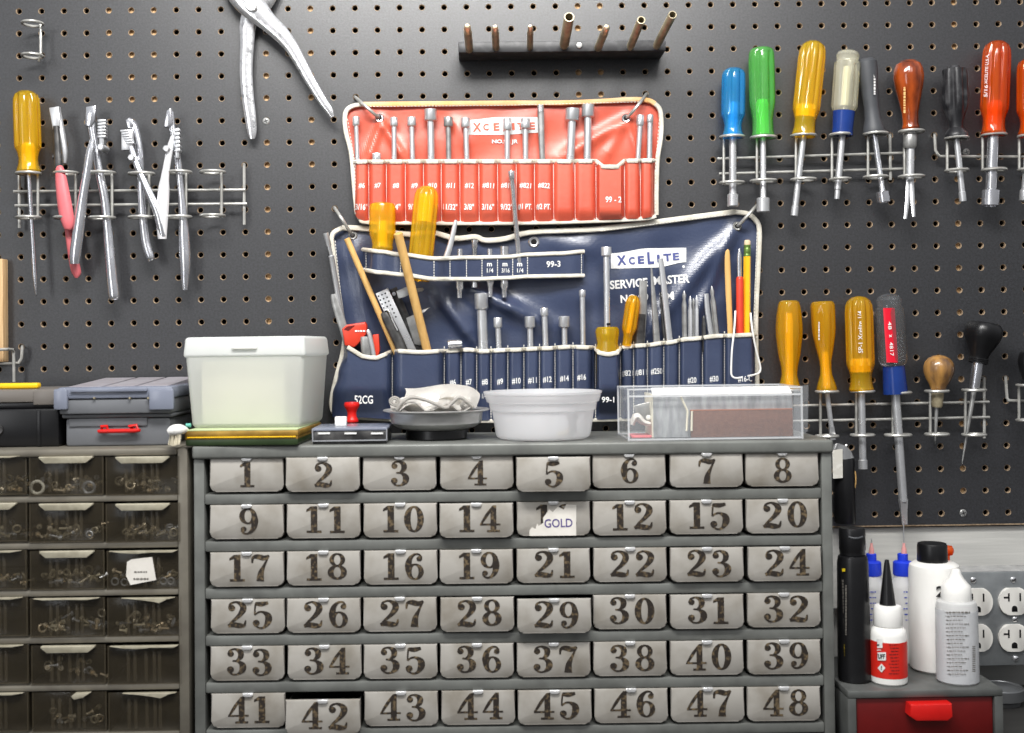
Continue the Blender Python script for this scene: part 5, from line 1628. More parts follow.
# chrome groove joint pliers
def groove_pliers(label, long_arm, short_arm, hook, serr, nut, m='chrome', m2='chrome', Y1=-.021, Y2=-.033):
    t = thing('pliers', label, 'pliers', W(long_arm[2][0], long_arm[2][1], Y1), GP)
    bm = NB(); limb(bm, long_arm, Y1, .004); plier_box(bm, hook, Y1, .004); new_obj('long_handle', bm, m, t)
    bm = NB(); limb(bm, short_arm, Y2, .004); new_obj('short_handle', bm, m2, t)
    bm = NB()
    (x0, y0), (x1, y1), w = serr
    n = 6
    for k in range(n):
        f = (k + .5) / n
        x, y = x0 + (x1 - x0) * f, y0 + (y1 - y0) * f
        hh = (y1 - y0) / n * .36
        pxbox(bm, x - w / 2, y - hh, x + w / 2, y + hh, Y2 - .003, Y2 + .006, .0004)
    pxbox(bm, min(x0, x1) - w * .28, y0, max(x0, x1) + w * .28, y1 + 6, Y2 - .0015, Y2 + .006, .0005)
    new_obj('serrated_jaw', bm, 'steel', t)
    bm = NB(); p = W(nut[0], nut[1], Y2 - .006); lathe(bm, frame_from(p + Vector((0, .02, 0)), p), [(0, 0), (.0042, 0), (.0042, .019), (.003, .021), (0, .021)], 16, mod=hexmod(-1, 1)); new_obj('pivot', bm, 'steel', t)
groove_pliers('long chrome groove joint pliers right of the pink-handled pair',
              [(90, 112, 9), (92, 130, 8), (95.5, 150, 8.5), (99, 172, 9), (104, 196, 9), (107, 222, 9.5), (109.5, 250, 10.5), (112, 278, 11), (114, 296, 11), (114.3, 300, 8)],
              [(92.5, 140, 5), (90, 152, 8), (87, 172, 9), (83, 196, 9.5), (80, 218, 11), (77, 240, 11.5), (75, 256, 11), (74.6, 264, 9)],
              [(85.8, 106.5), (95.5, 105.2), (94.6, 120), (91.5, 127), (84.8, 125.5)], ((101.5, 119), (101.2, 138), 8), (100.5, 147))
groove_pliers('short chrome groove joint pliers leaning left in the middle of the rack',
              [(128, 119.5, 6), (132.5, 125, 9), (137, 138, 8.5), (140, 156, 8), (140.8, 175, 7.5), (141.5, 196, 8), (143, 220, 9), (146, 243, 9.5), (150, 257, 9), (151.5, 261, 6)],
              [(130.5, 147, 5), (135, 160, 7), (142, 177, 7.5), (150, 195, 8.5), (157, 211, 9), (161, 226, 9), (163, 237, 7)],
              [(125.3, 119.5), (133, 119.6), (133.5, 127), (128, 129)], ((123.5, 129.5), (130, 144), 8), (131, 157.5))
groove_pliers('chrome groove joint pliers with wide glaring handle, rightmost pair on the rack',
              [(171, 112, 6), (172, 126, 6.5), (175.5, 145, 7), (178.7, 168, 7.5), (181, 192, 7), (183, 217, 9), (184, 240, 11.5), (185, 262, 11.5), (185, 280, 8), (185, 290, 5.5)],
              [(172.5, 136, 3.5), (170, 148, 6.5), (167, 164, 7), (164.8, 178, 8.5), (163.6, 190, 11.5), (162.6, 210, 12), (162, 228, 10.5), (162.2, 239, 8.5)],
              [(166.6, 110.5), (170.8, 107.5), (172.8, 124), (168.4, 127.5), (163.5, 126.5)], ((176.5, 128), (177.6, 152), 5), (166, 148.5), 'chrome', 'glare_white')
# ------------------------------------------------------------------ tool rolls
def interp(pts, x):
    if x <= pts[0][0]: return pts[0][1]
    for (a, b), (c, d) in zip(pts[:-1], pts[1:]):
        if x <= c:
            t = (x - a) / (c - a) if c > a else 0
            t = t * t * (3 - 2 * t)
            return b + (d - b) * t
    return pts[-1][1]

def sheet_grid(bm, xs_fn, ys_fn, nu, nv, Yf, mi=0):
    """grid: u in 0..1 and v in 0..1 -> px via functions, Y = Yf(px, py)"""
    g = []
    for j in range(nv + 1):
        v = j / nv
        row = []
        for i in range(nu + 1):
            u = i / nu
            px, py = xs_fn(u, v), None
            py = ys_fn(px, v)
            row.append(bm.verts.new(W(px, py, Yf(px, py))))
        g.append(row)
    for j in range(nv):
        for i in range(nu):
            bm.faces.new((g[j][i], g[j][i + 1], g[j + 1][i + 1], g[j + 1][i])).material_index = mi
    return g

def binding(name, path, m, parent, Yf, r=2.0, n=4, closed=False, lift=.0012):
    bm = NB()
    q = catmull(path, n)
    s = mpp(-.01)
    tube(bm, [W(a, b, Yf(a, b) - lift) for a, b in q], r * s, 8, flat=(YV, .75))
    return new_obj(name, bm, m, parent)

def stitch_part(parent, path, Yf, *a, **k):
    bm = NB(); stitches(bm, path, Yf, *a, **k)
    return new_obj('stitching', bm, 'thread', parent, 0)

def word(parent, m, *a, **k):
    bm = NB(); text_px(bm, *a, **k)
    return new_obj('lettering', bm, m, parent, 0)

def stitches(bm, path, Yf, step=3.0, ln=2.0, w=.42, lift=.0008):
    q = []
    for (a, b), (c, d) in zip(path[:-1], path[1:]):
        n = max(1, int(math.hypot(c - a, d - b) / step))
        for k in range(n):
            f = (k + .5) / n
            dx, dy = (c - a), (d - b)
            l = math.hypot(dx, dy)
            dx, dy = dx / l, dy / l
            x, y = a + (c - a) * f, b + (d - b) * f
            pts = [(x - dx * ln / 2 - dy * w, y - dy * ln / 2 + dx * w), (x + dx * ln / 2 - dy * w, y + dy * ln / 2 + dx * w),
                   (x + dx * ln / 2 + dy * w, y + dy * ln / 2 - dx * w), (x - dx * ln / 2 + dy * w, y - dy * ln / 2 - dx * w)]
            bm.faces.new([bm.verts.new(W(p[0], p[1], Yf(p[0], p[1]) - lift)) for p in pts])

def ridge(px, py, a, b, amp, w):
    """gaussian fold along the px segment a-b"""
    dx, dy = b[0] - a[0], b[1] - a[1]
    L2 = dx * dx + dy * dy
    t = max(0, min(1, ((px - a[0]) * dx + (py - a[1]) * dy) / L2))
    d = math.hypot(px - a[0] - t * dx, py - a[1] - t * dy)
    return amp * math.exp(-(d / w) ** 2) * min(1, 3 * min(t + .15, 1.15 - t))

def wob(px, py):
    return .0008 * math.sin(px * .11 + 1.3 * math.sin(py * .05)) + .0006 * math.sin(py * .14 + px * .03)

def grommet(parent, px, py, Yf, r=4.6, m='bright'):
    bm = NB()
    s = mpp(-.01)
    y = Yf(px, py)
    c = W(px, py, y)
    lathe(bm, frame_from(c + Vector((0, .001, 0)), c + Vector((0, -1, 0))), [(r * .45 * s, .0004), (r * .5 * s, .0022), (r * .8 * s, .0026), (r * s, .0016), (r * s, 0)], 28, cap=False)
    g = new_obj('grommet', bm, m, parent)
    bm = NB()
    lathe(bm, frame_from(c, c + Vector((0, -1, 0))), [(0, .0012), (r * .52 * s, .0013)], 20, cap=False)
    new_obj('eyelet_hole', bm, 'dark_void', g, 0)

def wire_hook(label, pts):
    bm = NB()
    tube(bm, [W(*p) for p in pts], .0019, 8, 3)
    single('peg_hook', bm, 'wire', label, 'hook', 'wire pegs holding the tool rolls')

# ---- orange roll (hangs in front of the top of the navy one)
O_TOP = [(345, 116), (348, 109), (354, 105.5), (362, 104.8), (420, 104), (500, 103.3), (560, 103.2), (600, 102), (630, 99.5), (648, 100.5), (657, 105), (662, 114)]
O_BOT = [(353, 210), (358, 219.5), (368, 222.8), (480, 223.5), (560, 222.5), (640, 219.3), (655, 217), (659, 210)]
O_L = [(100, 345), (116, 345), (160, 352), (212, 353.5), (225, 354)]
O_R = [(98, 661), (112, 661.5), (135, 661), (165, 657), (212, 657.5), (225, 657)]
def o_back(px, py):
    y = -.0085 - wob(px, py)
    y -= ridge(px, py, (382, 120), (368, 160), .0042, 5) + ridge(px, py, (380, 120), (405, 160), .0042, 5) + ridge(px, py, (626, 120), (560, 158), .0052, 7)
    y -= ridge(px, py, (626, 120), (604, 160), .0030, 6) + ridge(px, py, (626, 120), (640, 160), .0025, 4) + ridge(px, py, (470, 150), (455, 120), .002, 6)
    return y
O_DIV = [354.7, 368.7, 386.4, 405.3, 423.5, 441.2, 459.8, 478.9, 497.6, 516.2, 534.4, 553.5, 574.9, 595.9, 624.5, 640.4, 653.5]
def o_ptop(px):
    if 597 < px < 624:
        return 161.2 + 5.6 * min(1, (px - 597) / 3.5, (624 - px) / 3.5)
    return interp([(352, 161.8), (440, 161.6), (560, 161.5), (660, 160.6)], px)
def slot_t(div, px):
    for a, b in zip(div[:-1], div[1:]):
        if a <= px <= b:
            return (px - a) / (b - a), b - a
    return 0.0, 10
def o_pocket(px, py):
    t, w = slot_t(O_DIV, px)
    e = max(0.0, min(1.0, t * w / 4.2, (1 - t) * w / 4.2))
    b = 1 - (1 - e) ** 2.2
    k = min(1, max(0, (221 - py) / 9))
    y = -.0140 - .0092 * b * (.35 + .65 * k)
    if 596 < px < 625: y -= .004 * b * k
    return y
def orange_roll():
    t = thing('tool_roll', 'orange vinyl tool roll with white binding hanging above the navy roll', 'tool roll', W(505, 223, -.01), 'vinyl tool rolls')
    bm = NB()
    nu, nv = 150, 60
    def ylim(px):
        return interp(O_TOP, px), interp(O_BOT, px)
    def xs(u, v):
        y = 103 + v * 120
        l, r = interp(O_L, y), interp(O_R, y)
        return l + u * (r - l)
    def ys(px, v):
        a, b = ylim(px)
        return a + v * (b - a)
    sheet_grid(bm, xs, ys, nu, nv, o_back)
    new_obj('back_panel', bm, 'orange_vinyl', t, 0)
    # pocket
    bm = NB()
    xsl = []
    for a, b in zip(O_DIV[:-1], O_DIV[1:]):
        xsl += [a + (b - a) * k / 8 for k in range(8)]
    xsl.append(O_DIV[-1])
    n2 = 16
    g = []
    for j in range(n2 + 1):
        v = j / n2
        row = []
        for px in xsl:
            a, b = o_ptop(px), interp(O_BOT, px) - .6
            py = a + v * (b - a)
            row.append(bm.verts.new(W(px, py, o_pocket(px, py))))
        g.append(row)
    for j in range(n2):
        for i in range(len(xsl) - 1):
            bm.faces.new((g[j][i], g[j][i + 1], g[j + 1][i + 1], g[j + 1][i]))
    new_obj('pocket', bm, 'orange_vinyl', t, 60)
    # bindings
    outline = [(357, 214), (354.5, 190), (352.5, 165), (350.5, 150), (346, 132), (344.8, 118), (347, 110), (353, 106), (362, 104.6)]
    binding('binding', outline, 'binding', t, lambda a, b: -.012, 2.4)
    binding('binding', [(362, 104.6), (420, 104), (500, 103.2), (560, 103), (600, 101.5), (630, 99.6), (648, 100.6), (655, 104)], 'binding_soiled', t, lambda a, b: -.0115, 2.7)
    binding('binding', [(655, 104), (660, 110), (661.5, 125), (660.5, 140), (657.5, 160), (656.5, 190), (656.5, 215)], 'binding', t, lambda a, b: -.012, 2.4)
    binding('binding', [(357, 212), (360, 219), (368, 222.6), (420, 223.2), (480, 223.4), (560, 222.4), (640, 219.2), (656, 216)], 'binding', t, lambda a, b: -.0150, 2.0)
    binding('binding', [(px, o_ptop(px)) for px in xsl[::2]], 'binding', t, o_pocket, 2.3, 1, lift=.0006)
    for d in O_DIV[1:-1]:
        stitch_part(t, [(d, 164), (d + .6, interp(O_BOT, d) - 2)], lambda a, b: -.0143, 2.4, 2.3, .45)
    for pth in ([(362, 106.6), (500, 105.4), (640, 101.8)], [(347.4, 118), (354.4, 160), (356.6, 212)], [(659.4, 118), (655.6, 165), (655.2, 212)], [(368, 221.2), (500, 221.8), (650, 216.5)]):
        stitch_part(t, pth, lambda a, b: -.0165, 3.4, 2.0, .3)
    # printed banner
    bm = NB()
    sf = lambda a, b: o_back(a, b) - .0006
    g = sheet_grid(bm, lambda u, v: 467.5 + u * 72.5, lambda px, v: interp([(467, 120), (500, 117.2), (540, 117.2)], px) + v * (interp([(467, 134.6), (500, 134.8), (540, 132.6)], px) - interp([(467, 120), (500, 117.2), (540, 117.2)], px)), 24, 4, sf)
    bn = new_obj('banner', bm, 'white_ink', t, 0)
    bm = NB()
    sf2 = lambda a, b: o_back(a, b) - .0013
    for ch, x, w, h in (('X', 477, 8.4, 8.6), ('C', 486, 5.6, 6.6), ('E', 496.5, 6.0, 7.6), ('L', 506, 6, 9.6), ('I', 513.4, 2.6, 7), ('T', 520.4, 6.6, 7), ('E', 532, 6.4, 7)):
        word(bn, 'orange_ink', ch, x, 126.6 - (x - 500) * .025, w, h, sf2, 1.5, .03)
    bm = NB()
    word(t, 'white_ink', 'NO.99 JR', 505, 142, 26, 5.2, sf2, 0, .03)
    row1 = ['#6', '#7', '#8', '#9', '#10', '#11', '#12', '#811', '#812', '#821', '#822']
    row2 = ['3/16"', '7/32"', '1/4"', '9/32"', '5/16"', '11/32"', '3/8"', '3/16"', '9/32"', '#1 PT.', '#2 PT.']
    sp = lambda a, b: o_pocket(a, b) - .0008
    for i, (a, b) in enumerate(zip(row1, row2)):
        x = (O_DIV[i] + O_DIV[i + 1]) / 2
        word(t, 'white_ink', a, x, 185.6, 2.75 * len(a) + .6, 5.8, sp, -5, .018)
        word(t, 'white_ink', b, x - .3, 206.8, min(14.5, 2.3 * len(b) + .6), 6.2, sp, -2, .02)
    word(t, 'white_ink', '99 - 2', 613.5, 199.5, 16, 6.2, sp, 0, .02)
    grommet(t, 379.5, 118, o_back)
    grommet(t, 626, 118.5, o_back)
orange_roll()
wire_hook('wire peg through the left grommet of the orange tool roll', [(355.6, 97.5, .004), (356, 97.8, -.010), (367, 107.5, -.022), (377, 116.2, -.016), (379.5, 118, -.008)])
wire_hook('wire peg through the right grommet of the orange tool roll', [(646.3, 94.5, .004), (645.8, 95, -.010), (637, 106.5, -.022), (628.5, 116.2, -.016), (626.2, 118.6, -.008)])

# ---- navy roll
B_TOP = [(331, 240), (334, 233), (342, 227.5), (360, 228), (380, 230.5), (410, 234.5), (430, 232), (455, 238.5), (475, 237), (485, 240.5), (505, 239), (530, 232.5), (570, 230.5), (600, 229), (650, 223), (700, 216.5), (735, 211.5), (750, 214.5), (757, 222), (760, 230)]
B_BOT = [(328, 405), (332, 413), (340, 417.5), (420, 421), (560, 421), (700, 417), (745, 412), (757, 405)]
B_L = [(225, 331.5), (240, 332), (290, 338), (335, 344.5), (352, 343), (375, 337), (395, 331.5), (410, 331), (425, 332)]
B_R = [(210, 759), (232, 760), (300, 757), (340, 756), (380, 758), (420, 758)]
def b_back(px, py):
    y = -.0045 - wob(px, py)
    y -= ridge(px, py, (735, 229), (640, 340), .0065, 9) + ridge(px, py, (735, 229), (690, 330), .0045, 6)
    y -= ridge(px, py, (425, 268), (480, 345), .0060, 9) + ridge(px, py, (455, 285), (560, 330), .0070, 10) + ridge(px, py, (440, 300), (470, 340), .005, 6)
    y -= ridge(px, py, (470, 285), (520, 312), .0052, 7) + ridge(px, py, (352, 236), (370, 330), .0036, 8) + ridge(px, py, (540, 240), (600, 250), .002, 9)
    return y
B_DIV = [340, 392.3, 444.3, 461, 476.7, 491, 507.8, 523.9, 539.5, 555, 573, 592, 595.5, 620.5, 633.6, 647.5, 663.8, 679.3, 702.5, 724.5, 755]
def b_ptop(px):
    if px < 395:
        return interp([(344, 344.5), (352, 351), (366, 357.5), (376, 358), (386, 354.5), (394, 350.8)], px)
    if 595 < px < 621:
        return interp([(595, 348.5), (599, 352.8), (608, 354.5), (617, 353), (621, 347.5)], px)
    return interp([(394, 350.8), (420, 352.2), (445, 351), (470, 349.8), (480, 351.5), (510, 350), (545, 348.5), (570, 347), (595, 347.6), (621, 347), (645, 345.5), (665, 343), (690, 339), (720, 336), (757, 334.8)], px)
def b_pocket(px, py):
    t, w = slot_t(B_DIV, px)
    e = max(0.0, min(1.0, t * w / 4.2, (1 - t) * w / 4.2))
    b = 1 - (1 - e) ** 2.2
    k = min(1, max(0, (414 - py) / 25))
    amp = .0100 if w < 40 else .022
    if px < 393: amp = .020
    if w > 40:
        e = min(1.0, t * w / 7, (1 - t) * w / 7)
        b = 1 - (1 - e) ** 2
    y = -.0150 - amp * b * (.3 + .7 * k)
    if 595.5 < px < 620.5: y -= .022 * b * k
    return y
STRAP_Y = [(360, -.014), (376, -.050), (400, -.058), (434, -.054), (452, -.034), (470, -.026), (530, -.022), (572, -.018), (586, -.0120)]
def s_y(px, py=0):
    return interp(STRAP_Y, px)
def s_top(px): return interp([(362, 249.5), (380, 251.5), (400, 254.5), (436, 258.5), (470, 257.5), (505, 257), (529, 254.5), (560, 253.5), (584, 251.5)], px)
def s_bot(px): return interp([(362, 269.5), (380, 272.5), (400, 274.5), (436, 279), (478, 279), (505, 278), (529, 276.5), (560, 276), (584, 275.6)], px)
def navy_roll():
    t = thing('tool_roll', 'large navy blue vinyl tool roll with white binding standing behind the cabinet top', 'tool roll', W(545, 420, -.01), 'vinyl tool rolls')
    bm = NB()
    def xs(u, v):
        y = 215 + v * 205
        l, r = interp(B_L, y), interp(B_R, y)
        return l + u * (r - l)
    def ys(px, v):
        a, b = interp(B_TOP, px), interp(B_BOT, px)
        return a + v * (b - a)
    sheet_grid(bm, xs, ys, 170, 90, b_back)
    new_obj('back_panel', bm, 'blue_vinyl', t, 0)
    bm = NB()
    xsl = []
    for a, b in zip(B_DIV[:-1], B_DIV[1:]):
        n = 14 if b - a > 20 else (8 if b - a > 6 else 2)
        xsl += [a + (b - a) * k / n for k in range(n)]
    xsl.append(B_DIV[-1])
    g = []
    n2 = 18
    for j in range(n2 + 1):
        v = j / n2
        row = []
        for px in xsl:
            a, b = b_ptop(px), interp(B_BOT, px) - .6
            py = a + v * (b - a)
            qx = px
            if px < 344:
                qx = interp(B_L, py) + 1 + (px - 340)
            row.append(bm.verts.new(W(qx, py, b_pocket(px, py))))
        g.append(row)
    for j in range(n2):
        for i in range(len(xsl) - 1):
            bm.faces.new((g[j][i], g[j][i + 1], g[j + 1][i + 1], g[j + 1][i]))
    new_obj('pocket', bm, 'blue_vinyl', t, 60)
    f0 = lambda a, b: -.0075
    binding('binding', [(341, 417), (335, 414), (331.8, 407), (332.4, 395), (337, 375), (343, 352), (344.4, 335), (341, 310), (337, 283), (332.6, 248), (331.6, 239), (334, 232.5), (342, 228)], 'binding', t, lambda a, b: -.0105, 2.5)
    binding('binding', [(342, 228), (360, 228.3), (380, 230.5), (410, 234.5), (430, 232), (455, 238.5), (475, 237), (485, 240.5), (505, 239), (530, 232.5), (570, 230.5), (600, 229), (650, 223), (700, 216.5), (735, 212)], 'binding', t, f0, 2.9)
    binding('binding', [(735, 212), (748, 214), (756, 220.5), (759.4, 230), (758.6, 260), (756.5, 300), (755.8, 335), (757, 380), (757.5, 405), (752, 413)], 'binding', t, f0, 2.6)
    binding('binding', [(338, 416), (420, 420.5), (560, 420.5), (700, 417), (750, 412)], 'binding', t, lambda a, b: -.014, 2.2)
    binding('binding', [(px, b_ptop(px)) for px in xsl if px >= 344][::2] + [(755, 334.8)], 'binding', t, b_pocket, 2.2, 1, lift=.0006)
    for d in B_DIV[1:-1]:
        if d in (592,): continue
        stitch_part(t, [(d, b_ptop(d) - 5), (d, interp(B_BOT, d) - 3)], lambda a, b: -.0155, 2.6, 2.0, .42)
    for pth in ([(757, 232), (754.6, 300), (754, 335)], [(335, 240), (344.5, 330)], [(344.5, 352), (333.5, 408)], [(600, 231), (730, 214.4)]):
        stitch_part(t, pth, lambda a, b: -.0118, 3.2, 2.0, .35)
    # upper strap
    bm = NB()
    g = []
    for j in range(5):
        row = []
        for i in range(61):
            px = 363 + i / 60 * 221
            py = s_top(px) + j / 4 * (s_bot(px) - s_top(px))
            row.append(bm.verts.new(W(px, py, s_y(px))))
        g.append(row)
    for j in range(4):
        for i in range(60):
            bm.faces.new((g[j][i], g[j][i + 1], g[j + 1][i + 1], g[j + 1][i]))
    # ends folded back to the panel
    for i in (0, 60):
        px = 363 + i / 60 * 221
        col = [bm.verts.new(W(px, s_top(px) + j / 4 * (s_bot(px) - s_top(px)), -.006)) for j in range(5)]
        for j in range(4):
            bm.faces.new((g[j][i], g[j + 1][i], col[j + 1], col[j]))
    stp = new_obj('strap', bm, 'blue_vinyl', t, 60)
    xs2 = [363 + i / 30 * 221 for i in range(31)]
    binding('binding', [(x, s_top(x)) for x in xs2], 'binding', stp, s_y, 2.1, 2, lift=.0006)
    binding('binding', [(x, s_bot(x)) for x in xs2], 'binding', stp, s_y, 2.1, 2, lift=.0006)
    for d in (400.5, 434, 450, 466.5, 482, 497.5, 512.7, 527.5, 366, 581.5):
        stitch_part(stp, [(d, s_top(d) + 2), (d, s_bot(d) - 2)], s_y, 2.4, 1.8, .42)
    bm = NB()
    sy = lambda a, b: s_y(a) - .0008
    word(stp, 'white_ink', '99-3', 553.5, 264, 14, 6.2, sy, 2, .02)
    for x, fr in ((489.5, '1/4'), (505, '3/16'), (519.7, '1/4')):
        word(stp, 'white_ink', 'm', x, 264.6, 5, 3.4, sy, 0, .03)
        word(stp, 'white_ink', fr, x + .6, 270.4, 6.4 if len(fr) < 4 else 8, 4.4, sy, 0, .01)
    # printed banner
    bm = NB()
    sf = lambda a, b: b_back(a, b) - .0007
    bt = lambda x: interp([(610.8, 253.4), (650, 248.2), (687, 247.8)], x)
    bb = lambda x: interp([(610.8, 268.6), (655, 267.6), (687, 262)], x)
    sheet_grid(bm, lambda u, v: 610.8 + u * 75.4, lambda px, v: bt(px) + v * (bb(px) - bt(px)), 24, 4, sf)
    bn = new_obj('banner', bm, 'white_ink', t, 0)
    bm = NB()
    sf2 = lambda a, b: b_back(a, b) - .0014
    for ch, x, y, w, h in (('X', 621.6, 260.2, 9.2, 9.6), ('C', 631.8, 260.6, 6, 7.6), ('E', 641, 259.8, 6.4, 7.8), ('L', 650.6, 258, 6.4, 12), ('I', 658.4, 258.4, 2.7, 7.6), ('T', 667.4, 257.4, 8, 7.6), ('E', 676, 256.4, 6.4, 7.4)):
        word(bn, 'navy_ink', ch, x, y, w, h, sf2, 4, .04)
    bm = NB()
    word(t, 'white_ink', 'SERVICE', 628.8, 283.6, 38, 8.8, sf, 4.5, .03)
    word(t, 'white_ink', 'MASTER', 671.5, 279.6, 36, 8.8, sf, 4, .03)
    word(t, 'white_ink', 'NO.99', 634.5, 298.2, 28, 8.2, sf, 4, .03)
    word(t, 'white_ink', 'SM', 666.5, 296, 14.5, 8.2, sf, 4, .03)
    bm = NB()
    bm.faces.new([bm.verts.new(W(683.6 + 1.4 * math.cos(k * PI / 4), 266.6 + 1.4 * math.sin(k * PI / 4), b_back(683, 266) - .0009)) for k in range(8)])
    new_obj('printed_dot', bm, 'white_ink', t, 0)
    sp = lambda a, b: b_pocket(a, b) - .0009
    for s_, x, y in (('#6', 452.8, 382.5), ('#7', 468.8, 382.3), ('#8', 484.8, 382), ('#9', 500, 381.6), ('#10', 516.3, 381), ('#11', 532.4, 380.4), ('#12', 547.3, 379.6),
                     ('#14', 564.4, 378.6), ('#16', 581.6, 377.4), ('#821', 627.2, 373.4), ('#811', 641, 372.6), ('#250', 656.6, 371.4), ('#20', 692, 380.4), ('#30', 714, 379), ('#16-C', 745, 379)):
        word(t, 'white_ink', s_, x, y, 2.75 * len(s_) + .6, 6.4, sp, 2, .018)
    word(t, 'white_ink', '52CG', 363.7, 399.6, 18.5, 8.4, lambda a, b: -.0372, 0, .02)
    word(t, 'white_ink', '99-1', 608, 399.6, 12.5, 5.6, lambda a, b: -.047, 0, .02)
    word(t, 'white_ink', '1/4"', 485, 396, 6, 5, sp, 0, .015)
    grommet(t, 352.8, 235.5, lambda a, b: -.0065, 4.6, 'dull_steel')
    grommet(t, 737, 226.2, b_back, 4.6, 'dull_steel')
    grommet(t, 533.8, 242, b_back, 5.6)
navy_roll()
wire_hook('wire peg through the upper left corner grommet of the navy roll', [(334.6, 208, .004), (335, 208.6, -.009), (342, 219, -.022), (350, 232, -.015), (352.8, 235.6, -.006)])
wire_hook('wire peg through the upper right corner grommet of the navy roll', [(757.6, 204.5, .004), (757, 205.3, -.009), (750, 213, -.020), (740.5, 223.5, -.014), (737, 226.4, -.006)])

# ---- nut driver blades
def blade_tool(label, top, bot, hw, hh, sw, Y, group, m='steel', name='nut_driver_shaft', Yb=None, head=True, hm=None):
    """socket head at the top px, plain shaft down to bot px"""
    a, b = W(top[0], top[1], Y), W(bot[0], bot[1], Yb if Yb is not None else Y)
    s = mpp(Y)
    L = (a - b).length
    t = thing(name, label, 'nut driver', b, group)
    A = frame_from(b, a)
    bm = NB(); lathe(bm, A, [(0, 0), (sw / 2 * s, 0), (sw / 2 * s, L - hh * s * 1.1), (0, L - hh * s * 1.1)], 20); new_obj('shaft', bm, m, t)
    bm = NB()
    h0 = L - hh * s
    lathe(bm, A, [(0, h0 - .0014), (sw / 2 * s, h0 - .0014), (hw / 2 * s * .96, h0), (hw / 2 * s, h0 + .0006), (hw / 2 * s, L - .0006), (hw / 2 * s * .92, L), (hw / 2 * s * .66, L), (hw / 2 * s * .6, L - .006), (0, L - .006)], 28)
    new_obj('socket_head', bm, hm or m, t)
    return t

YO = -.0158
GO = 'nut driver shafts in the orange roll'
olist = [((356, 116.7), (359, 190), 7.4, 8.4, 4.6, 'narrow nut driver shaft at far left of the orange roll'),
         ((376.5, 153.2), (377.3, 205), 9, 8, 5, 'low set nut driver head barely rising from the second orange pocket'),
         ((394, 117.6), (394.6, 200), 8, 8.2, 5.2, 'nut driver shaft in the third orange pocket under the left grommet'),
         ((411.5, 117.2), (413.6, 200), 9, 8.6, 5.2, 'nut driver shaft in the fourth orange pocket'),
         ((430.4, 109.2), (432, 200), 12.6, 11.4, 7.2, 'wide headed tall nut driver in the fifth orange pocket'),
         ((448.2, 117), (449.4, 200), 9.4, 9.4, 5.2, 'dark nut driver shaft in the sixth orange pocket'),
         ((465.4, 118), (468.4, 200), 9.8, 9.2, 5.6, 'nut driver shaft overlapping the left end of the orange roll banner'),
         ((507.4, 118.6), (507, 200), 9, 11.2, 5.8, 'nut driver shaft in front of middle letters of the orange roll banner'),
         ((525.4, 118.6), (525.8, 200), 9.8, 9.6, 5.8, 'nut driver shaft in front of last letters of the orange roll banner'),
         ((572.6, 108.4), (568, 200), 14, 12.2, 8.4, 'wide headed leaning nut driver right of the orange roll banner'),
         ((588.2, 104.6), (586.6, 200), 12.6, 12.2, 7.6, 'tallest wide headed nut driver at right in the orange roll'),
         ((640.6, 115.2), (635.5, 200), 7.4, 10.2, 5.2, 'leaning nut driver shaft left of the last orange pocket'),
         ((650.1, 114.8), (648.6, 200), 6.6, 7, 5.4, 'slim nut driver shaft in the last orange pocket at right')]
for k, (a, b, hw, hh, sw, lab) in enumerate(olist):
    f = (161 - a[1]) / (b[1] - a[1])
    blade_tool(lab, a, (b[0] + (a[0] - b[0]) * .3, 176), hw, hh, sw, -.0172, GO, 'dull_steel' if k in (5,) else 'steel', Yb=-.0165)
t = thing('screwdriver', 'plain tapered grey blade at right end of the orange roll banner', 'screwdriver blade', W(543, 200, -.0165))
bm = NB(); limb(bm, [(540.6, 105.8, 6.4), (540.8, 112, 6.6), (541.6, 140, 6.0), (542.6, 165, 5.4), (543, 200, 5)], -.0168, .0024, n=3); new_obj('blade', bm, 'dull_steel', t)
bm = NB(); limb(bm, [(540.5, 105, 6.2), (540.8, 112, 6.4)], -.0172, .0026, n=1); new_obj('bright_tip', bm, 'bright', t)

# navy lower pocket shafts
GN = 'nut driver shafts in the navy pockets'
YN = -.0185
nlist = [((481, 293.4), (483.8, 362), 13.6, 15.4, 10, 'thickest nut driver shaft with big socket in the navy pocket'),
         ((497.6, 317.6), (499.4, 362), 8.8, 9.6, 5.6, 'short nut driver shaft right beside the thickest one in navy roll'),
         ((529.8, 316.4), (530.8, 362), 10.6, 10.8, 6, 'middle nut driver shaft of the navy pocket above the round tub'),
         ((544.2, 308), (546.2, 362), 8, 7.4, 6, 'slightly taller slim nut driver right of the middle navy pocket shaft'),
         ((564.2, 316.2), (565, 362), 11, 10.6, 5.8, 'wide headed short nut driver above right side of the round tub'),
         ((582.3, 290), (583.4, 362), 6.8, 6, 5.4, 'tall thin nut driver left of the deep amber handled pocket')]
for a, b, hw, hh, sw, lab in nlist:
    blade_tool(lab, a, b, hw, hh, sw, YN, GN, 'steel')
bm = NB(); p, q = W(448, 344.5, -.027), W(463.6, 344, -.027)
lathe(bm, frame_from(p, q), [(.0030, .004), (.0036, 0), (.0048, 0), (.0052, .0008), (.0052, .012), (.0046, .0145), (.0044, .0155), (.0030, .0155), (.003, .012)], 28, cap=False)
single('socket', bm, 'bright', 'short bright socket lying crosswise on the navy pocket edge', 'socket')

